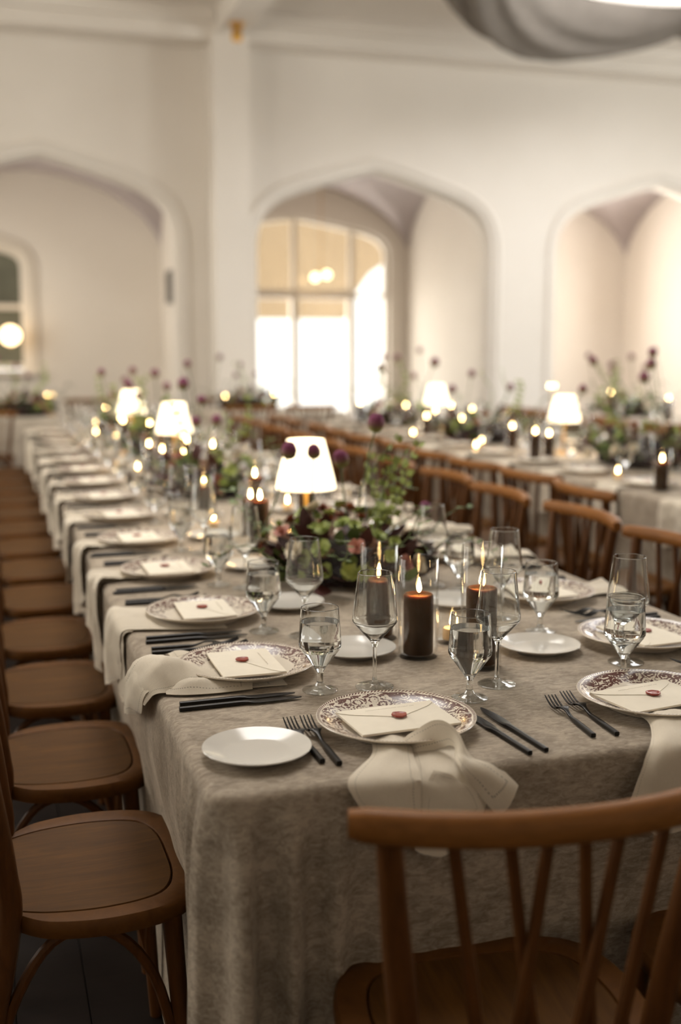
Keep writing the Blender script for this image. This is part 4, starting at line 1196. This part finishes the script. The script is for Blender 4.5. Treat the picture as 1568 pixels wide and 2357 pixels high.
def mound_mesh(seed, ax, ay, h):
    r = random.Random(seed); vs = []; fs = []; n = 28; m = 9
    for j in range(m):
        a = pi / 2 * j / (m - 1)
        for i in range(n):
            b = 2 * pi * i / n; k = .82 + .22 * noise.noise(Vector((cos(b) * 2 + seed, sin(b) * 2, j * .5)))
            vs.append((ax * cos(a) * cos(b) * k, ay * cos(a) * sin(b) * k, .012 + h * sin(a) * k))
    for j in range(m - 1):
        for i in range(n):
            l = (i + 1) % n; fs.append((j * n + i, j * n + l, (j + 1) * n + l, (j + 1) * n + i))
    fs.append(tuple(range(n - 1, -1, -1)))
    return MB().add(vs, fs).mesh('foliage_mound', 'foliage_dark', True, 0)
BOWL = MB().lathe([(0, 0), (.05, 0), (.055, .004), (.075, .03), (.088, .062), (.086, .064), (.07, .05), (0, .045)], 32).mesh('bowl', 'dark_vase', True, 40)
def arrangement(seed, ax, ay, h, alliums, nl=48, nb=26):
    r = random.Random(seed); t = Tpl()
    t.part('bowl', BOWL)
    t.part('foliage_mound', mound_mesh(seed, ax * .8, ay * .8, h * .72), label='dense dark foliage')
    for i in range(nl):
        b = r.uniform(0, 2 * pi); e = r.uniform(-.1, 1.15) if i % 3 else r.uniform(-.1, .35); d = Vector((cos(b) * cos(e), sin(b) * cos(e), sin(e)))
        k = r.uniform(.70, .92); p = (ax * d.x * k, ay * d.y * k, max(.02, h * .85 * max(0, d.z) * k + .028))
        dd = Vector((d.x + r.uniform(-.5, .5), d.y + r.uniform(-.5, .5), d.z * .6 + r.uniform(-.15, .8)))
        t.part('leaf', LEAVES[r.choice((0, 0, 1, 3, 3, 2, 2, 4, 5, 5))], p, leafrot(dd, r.uniform(-.8, .8)))
    for i in range(nb):
        b = r.uniform(0, 2 * pi); e = r.uniform(.12, 1.35); d = Vector((cos(b) * cos(e), sin(b) * cos(e), sin(e)))
        k = r.uniform(.86, 1.12); p = (ax * d.x * k, ay * d.y * k, h * d.z * k + .03)
        t.part('blossom', BLOOMS[r.choice((0, 0, 1, 1, 2, 2, 3, 4, 5))], p, dirrot(d + Vector((r.uniform(-.4, .4), r.uniform(-.4, .4), .2)), r.random() * 6))
    for i in range(9):
        b = 2 * pi * i / 9 + r.uniform(-.3, .3)
        p = (ax * .6 * cos(b), ay * .6 * sin(b), h * .35)
        t.part('vine', VINES[i % 3], p, (0, 0, b - pi / 2))
    for i in range(6 if seed == 21 else 3):
        b = r.uniform(-.7, .75) if seed == 21 else r.uniform(0, 6.28)
        t.part('vine', SPRIG[i % 2], (ax * .35 * cos(b), ay * .3 * sin(b), h * .6), leafrot((.35 * cos(b), .35 * sin(b), 1), r.random() * 6))
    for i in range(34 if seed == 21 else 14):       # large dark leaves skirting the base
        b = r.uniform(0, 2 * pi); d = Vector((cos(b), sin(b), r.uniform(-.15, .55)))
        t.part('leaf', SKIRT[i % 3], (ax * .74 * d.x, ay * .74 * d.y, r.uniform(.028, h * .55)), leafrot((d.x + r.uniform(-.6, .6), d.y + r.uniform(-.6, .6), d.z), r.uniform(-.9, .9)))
    for i, (x, y, z, k) in enumerate(alliums):
        base = Vector((x * .45, y * .5, h * .5)); top = Vector((x, y, z))
        mid = (base + top) / 2 + Vector((r.uniform(-.012, .012), r.uniform(-.01, .01), 0))
        st = MB().tube([p - top for p in catmull([base, mid, top], 5)], .0022, 6).mesh('stem', 'stem_green')
        t.part('allium_head', ALL[k], (x, y, z), (r.uniform(-.2, .2), r.uniform(-.2, .2), r.random() * 6), (('stem', st, (0, 0, 0), (0, 0, 0)),), 'purple drumstick allium head')
    return t
ARR0 = arrangement(21, .22, .31, .155, [(.110, .05, .428, 0), (.006, .05, .330, 2), (-.073, .05, .352, 1), (-.144, .05, .357, 2), (.20, -.1, .20, 1)], 130, 56)
ARR1 = arrangement(5, .19, .26, .15, [(.05, .3, .43, 0), (.03, .1, .37, 1), (-.1, -.1, .30, 1), (.15, .2, .28, 2)])
ARR2 = arrangement(9, .20, .30, .17, [(-.1, -.15, .49, 1), (.02, -.02, .44, 2), (.1, .1, .38, 0), (-.16, .2, .33, 1), (.18, -.2, .36, 2), (.0, .32, .45, 1)])
GA = 'flower arrangements down the tables'
place(ARR0, 'flower_arrangement', 'nearest low arrangement of burgundy leaves, green blossom and tall purple alliums', 'flowers', GA, (.93, 2.93, ZT))
for i, (a, x, y, rz, lb) in enumerate([
        (ARR1, .90, 4.80, .3, 'second flower arrangement along the front table, behind the near lamp'),
        (ARR2, .95, 6.75, 2.0, 'third flower arrangement along the front table, between the two far lamps'),
        (ARR1, .95, 8.35, 3.4, 'last flower arrangement at the far end of the front table'),
        (ARR2, 3.34, 5.25, .2, 'large green arrangement with alliums on the second table, right of its nearer lamp'),
        (ARR1, 3.24, 6.95, 1.2, 'dark green arrangement on the second table between its two lamps'),
        (ARR2, 3.25, 8.75, 2.5, 'small dark arrangement at the far end of the second table'),
        (ARR1, 5.8, 7.4, .4, 'blurred arrangement with alliums on the third table, nearer one'),
        (ARR2, 5.7, 9.2, 1.4, 'blurred arrangement on the third table, farther one'),
        (ARR1, 2.55, 11.2, .9, 'leafy arrangement on the table before the bright window'),
        (ARR1, .34, 10.9, .9, 'reddish arrangement on the far left cross table')]):
    place(a, 'flower_arrangement', lb, 'flowers', GA, (x, y, ZT), rz, scale=1.25 if i > 2 else 1.1)

# ------------------------------------------------------------------ things down the middle of the tables
lamp(.957, 3.42, 'nearest the viewer'); lamp(.93, 5.89, 'second along the front table'); lamp(.93, 7.72, 'third along the front table')
lamp(3.33, 6.08, 'on the second table, right of its fellow'); lamp(3.37, 8.22, 'on the second table, left of its fellow')
GC = 'front table hurricane'
for i, (x, y, g, c, wh) in enumerate([
        (.834, 2.118, .21, .125, 'at front centre of the near cluster'), (.806, 2.285, .21, .125, 'at the left rear of the near cluster'), (.927, 2.010, .25, .155, 'at the right of the near cluster')]):
    candle_in_glass(x, y, g, c, wh, GC, i)
votive(.945, 2.20, 'behind the near candle cluster', GC)
far = [(.80, 3.40, .21, .155), (.83, 3.66, .19, .125), (.93, 4.02, .225, .155), (1.06, 3.78, .21, .125), (.78, 4.25, .19, .10), (.86, 5.20, .21, .125), (1.02, 5.30, .225, .155), (.80, 5.45, .19, .125),
       (.95, 5.62, .21, .155), (.78, 5.78, .19, .125), (.90, 6.20, .21, .155), (1.04, 6.30, .225, .125), (.82, 7.25, .21, .155), (1.0, 7.35, .19, .125), (.88, 7.95, .21, .125), (.98, 8.02, .225, .155), (.86, 8.75, .21, .155), (1.0, 8.95, .19, .125)]
for i, (x, y, g, c) in enumerate(far):
    candle_in_glass(x, y, g, c, 'on the front table, %s counted beyond the near lamp' % ((ORD + ['seventeenth', 'eighteenth'])[i]), GC, i)
for i, (x, y) in enumerate([(.935, 3.56), (.74, 3.86), (1.1, 4.2), (.72, 5.05), (.70, 5.62), (.84, 6.08), (.74, 6.6), (.8, 7.55), (.72, 8.1), (.8, 9.0)]):
    votive(x, y, 'on the front table, %s from the near lamp' % ORD[i], GC)
G2C = 'second table hurricane'
t2c = [(2.86, 4.32, .19, .125), (2.97, 4.18, .25, .185), (3.16, 4.42, .225, .155), (2.90, 5.62, .225, .155), (3.08, 5.80, .21, .125), (3.15, 6.42, .19, .125), (3.02, 7.55, .21, .125), (3.16, 7.72, .225, .155), (3.32, 7.60, .19, .10), (3.48, 7.78, .21, .155),
       (3.55, 8.35, .225, .155), (3.20, 8.45, .21, .155), (3.62, 7.45, .19, .125), (2.98, 8.95, .21, .155)]
for i, (x, y, g, c) in enumerate(t2c): candle_in_glass(x, y, g, c, 'on the second table, %s from the right' % ORD[i], G2C, i)
for i, (x, y) in enumerate([(2.85, 6.30), (3.0, 6.55), (2.84, 7.35), (2.9, 8.3), (2.9, 4.75)]): votive(x, y, 'at the near edge of the second table, %s from the right' % ORD[(i + 1) % 5], G2C)
G3C = 'far table hurricane'
for i, (x, y, g, c, wh) in enumerate([(5.6, 8.4, .225, .185, 'on the third table, nearest one'), (5.75, 9.6, .25, .185, 'on the third table, farthest one'), (2.75, 11.0, .21, .155, 'on the table before the bright window'), (2.3, 11.25, .19, .125, 'at the left on the window table'), (-.2, 10.8, .21, .155, 'on the far left cross table')]):
    candle_in_glass(x, y, g, c, wh, G3C, i)
# candlestick standing high on the far left table and one on the third table
def stick(h):
    t = Tpl()
    t.part('foot', MB().lathe([(0, 0), (.05, 0), (.05, .006), (.015, .016), (.008, .03), (0, .03)], 24).mesh('foot', 'brass', True, 40))
    t.part('column', MB().lathe([(0, .028), (.008, .028), (.008, h - .03), (.02, h - .012), (.02, h), (0, h)], 16).mesh('column', 'brass', True, 40))
    for dx in (-.028, .028):
        t.part('cup', MB().lathe([(0, h), (.02, h), (.028, h + .06), (.026, h + .06), (.018, h + .008), (0, h + .006)], 16, dx).mesh('cup', 'thin_glass', True, 40), kids=(('flame', FLAME, (dx, 0, h + .014), (0, 0, 0)),))
    return t
place(stick(.16), 'candlestick', 'brass candlestick with two small flames on the far left cross table', 'candlestick', None, (.56, 11.0, ZT))
place(stick(.24), 'candlestick', 'tall brass candlestick with flames on the third table, above the lamp shade', 'candlestick', None, (5.25, 9.85, ZT))

# ------------------------------------------------------------------ place settings
def put(lx, ly, org, rz):
    c, s = cos(rz), sin(rz); return (org[0] + lx * c - ly * s, org[1] + lx * s + ly * c)
def setting(org, rz, where, grp, near=False, nap=None, napdist=None, bread=(-.02, .25), water=(.165, .105), wine=(.185, .205), forks=((-.185, -.06), (-.215, -.065)), knives=((.175, -.06), (.205, -.065)), full=True, envrot=0.0, edge=.20, hasglass=True):
    """org = plate centre on the table, rz turns local +Y to the diner's forward"""
    w = where; j = R.uniform
    lift = .0022 if nap is not None else 0.0004
    place(PLATE, 'dinner_plate', 'brown floral plate %s' % w, 'plate', grp + ' plates', (org[0], org[1], ZT + lift), j(0, 6.28))
    place(ENV, 'envelope', 'cream sealed envelope %s' % w, 'envelope', grp + ' envelopes', (org[0] + j(-.004, .004), org[1] + j(-.004, .004), ZT + lift + .0168), rz + envrot)
    if isinstance(nap, int):
        p = put(0.0, -edge, org, rz)
        p = put(j(-.025, .025), -edge, org, rz)
        place(NAP[nap % 4], 'linen_napkin', 'oatmeal linen napkin %s' % w, 'napkin', grp + ' napkins', (p[0], p[1], ZT), rz + j(-.1, .1), scale=(j(.8, 1.0), 1, j(.75, 1.0)))
    elif nap is not None:
        place(nap, 'linen_napkin', 'oatmeal linen napkin %s' % w, 'napkin', grp + ' napkins')
    key = 'near' if near else 'far'
    if hasglass:
        p = put(*water, org, rz); place(WATER[key], 'water_goblet', 'goblet of water %s' % w, 'water glass', grp + ' water goblets', (p[0], p[1], ZT + .0004), j(0, 6))
        p = put(*wine, org, rz); place(WINE[key], 'wine_glass', 'empty wine glass %s' % w, 'wine glass', grp + ' wine glasses', (p[0], p[1], ZT + .0004), j(0, 6))
    if not full: return
    p = put(*bread, org, rz); place(BREAD, 'bread_plate', 'white side plate %s' % w, 'side plate', grp + ' side plates', (p[0], p[1], ZT + .0004), 0)
    for q, (xy, me, nm) in enumerate(((knives[0], KN_B, 'inner'), (knives[1], KN_A, 'outer'))):
        p = put(*xy, org, rz); place(me, 'table_knife', '%s black knife %s' % (nm, w), 'knife', grp + ' knives', (p[0], p[1], ZT + .0004), rz + j(-.03, .03) + (.05 if near else 0))
    for q, (xy, me, nm) in enumerate(((forks[0], FK_A, 'inner'), (forks[1], FK_B, 'outer'))):
        p = put(*xy, org, rz); place(me, 'table_fork', '%s black fork %s' % (nm, w), 'fork', grp + ' forks', (p[0], p[1], ZT + .0004), rz + j(-.03, .03))
# near end of the front table
setting((.633, 1.705), 0, 'at the near end, behind the foreground chair', 'near end', True, NAP_F1, bread=(-.252, -.050), water=(.187, .118), wine=(.272, .182),
        forks=((-.140, -.030), (-.166, -.022)), knives=((.152, -.072), (.184, -.062)), envrot=.06)
setting((1.120, 1.690), 0, 'at the near end, cut by the right frame edge', 'near end', True, NAP_F2, bread=(-.30, .48), water=(.045, .165), wine=(.100, .252),
        forks=((-.142, -.028), (-.185, -.032)), knives=((.17, -.06), (.2, -.06)), envrot=.22, full=True, ) if False else None
def near_right():
    org = (1.120, 1.690); w = 'at the near end, cut by the right frame edge'; g = 'near end'
    place(PLATE, 'dinner_plate', 'brown floral plate %s' % w, 'plate', g + ' plates', (*org, ZT + .0022), 2.2)
    place(ENV, 'envelope', 'cream sealed envelope %s' % w, 'envelope', g + ' envelopes', (1.108, 1.678, ZT + .019), .16)
    place(NAP_F2, 'linen_napkin', 'oatmeal linen napkin %s' % w, 'napkin', g + ' napkins')
    place(WATER['near'], 'water_goblet', 'goblet of water before the plate cut by the right frame edge', 'water glass', g + ' water goblets', (1.165, 1.862, ZT + .0004))
    place(WINE['near'], 'wine_glass', 'empty angular wine glass on a tall stem behind the rightmost goblet of water', 'wine glass', g + ' wine glasses', (1.222, 1.945, ZT + .0004))
    for (x, y, nm, me, r) in ((.938, 1.660, 'outer', FK_B, -.10), (.977, 1.664, 'inner', FK_A, -.07)):
        place(me, 'table_fork', '%s black fork %s' % (nm, w), 'fork', g + ' forks', (x, y, ZT + .0004), r)
near_right()
left = [2.107, 2.58, 3.115, 3.66] + [3.66 + .553 * k for k in range(1, 10)]
for k, y in enumerate(left):
    w = 'at the %s place on the left of the front table' % ORD[k]
    nap = NAP_L1 if k == 0 else NAP_L2 if k == 1 else (k + 1)
    kw = {}
    if k == 0: kw = dict(bread=(-.064, .246), water=(.155, .105), wine=(.165, .21), knives=((.168, -.055), (.196, -.055)))
    elif k == 1: kw = dict(bread=(-.05, .225), water=(.165, .108), wine=(.235, .185), knives=((.160, -.05), (.195, -.05)))
    elif k in (2, 3): kw = dict(water=(.17, .11), wine=(.235, .17))
    else: kw = dict(water=(.16 + R.uniform(-.02, .02), .11), wine=(.22, .18 + R.uniform(-.02, .02)))
    setting((.467 if k < 3 else .455, y), -pi / 2, w, 'front table left', k < 4, nap, edge=.467 - .274 if k < 3 else .455 - .274, envrot=R.uniform(-.05, .05) if k else .0, **kw)
right = [2.07, 2.53, 3.10] + [3.10 + .555 * k for k in range(1, 11)]
for k, y in enumerate(right):
    w = 'at the %s place on the right of the front table' % ORD[k]
    kw = dict(bread=(.0, .245), water=(.15, .165), wine=(.235, .21))
    if k == 0: kw = dict(bread=(.01, .24), water=(.155, .163), wine=(.26, .205))
    setting((1.335 if k < 2 else 1.36, y), pi / 2, w, 'front table right', k < 3, k + 2, edge=1.57 - (1.335 if k < 2 else 1.36), envrot=R.uniform(-.08, .08), **kw)
for k in range(10):
    setting((2.91, 3.95 + .55 * k), -pi / 2, 'at the %s place on the near side of the second table' % ORD[k], 'second table near side', False, k, full=False, edge=.21, water=(.15, .12), wine=(.2, .2))
for k in range(9):
    setting((3.79, 4.4 + .56 * k), pi / 2, 'at the %s place on the far side of the second table' % ORD[k], 'second table far side', False, k + 1, full=False, edge=.21, water=(.15, .12), wine=(.2, .2))
for k in range(7):
    setting((5.34, 6.3 + .56 * k), -pi / 2, 'at the %s place on the near side of the third table' % ORD[k], 'third table', False, k, full=False, edge=.21, water=(.15, .12), wine=(.2, .2))
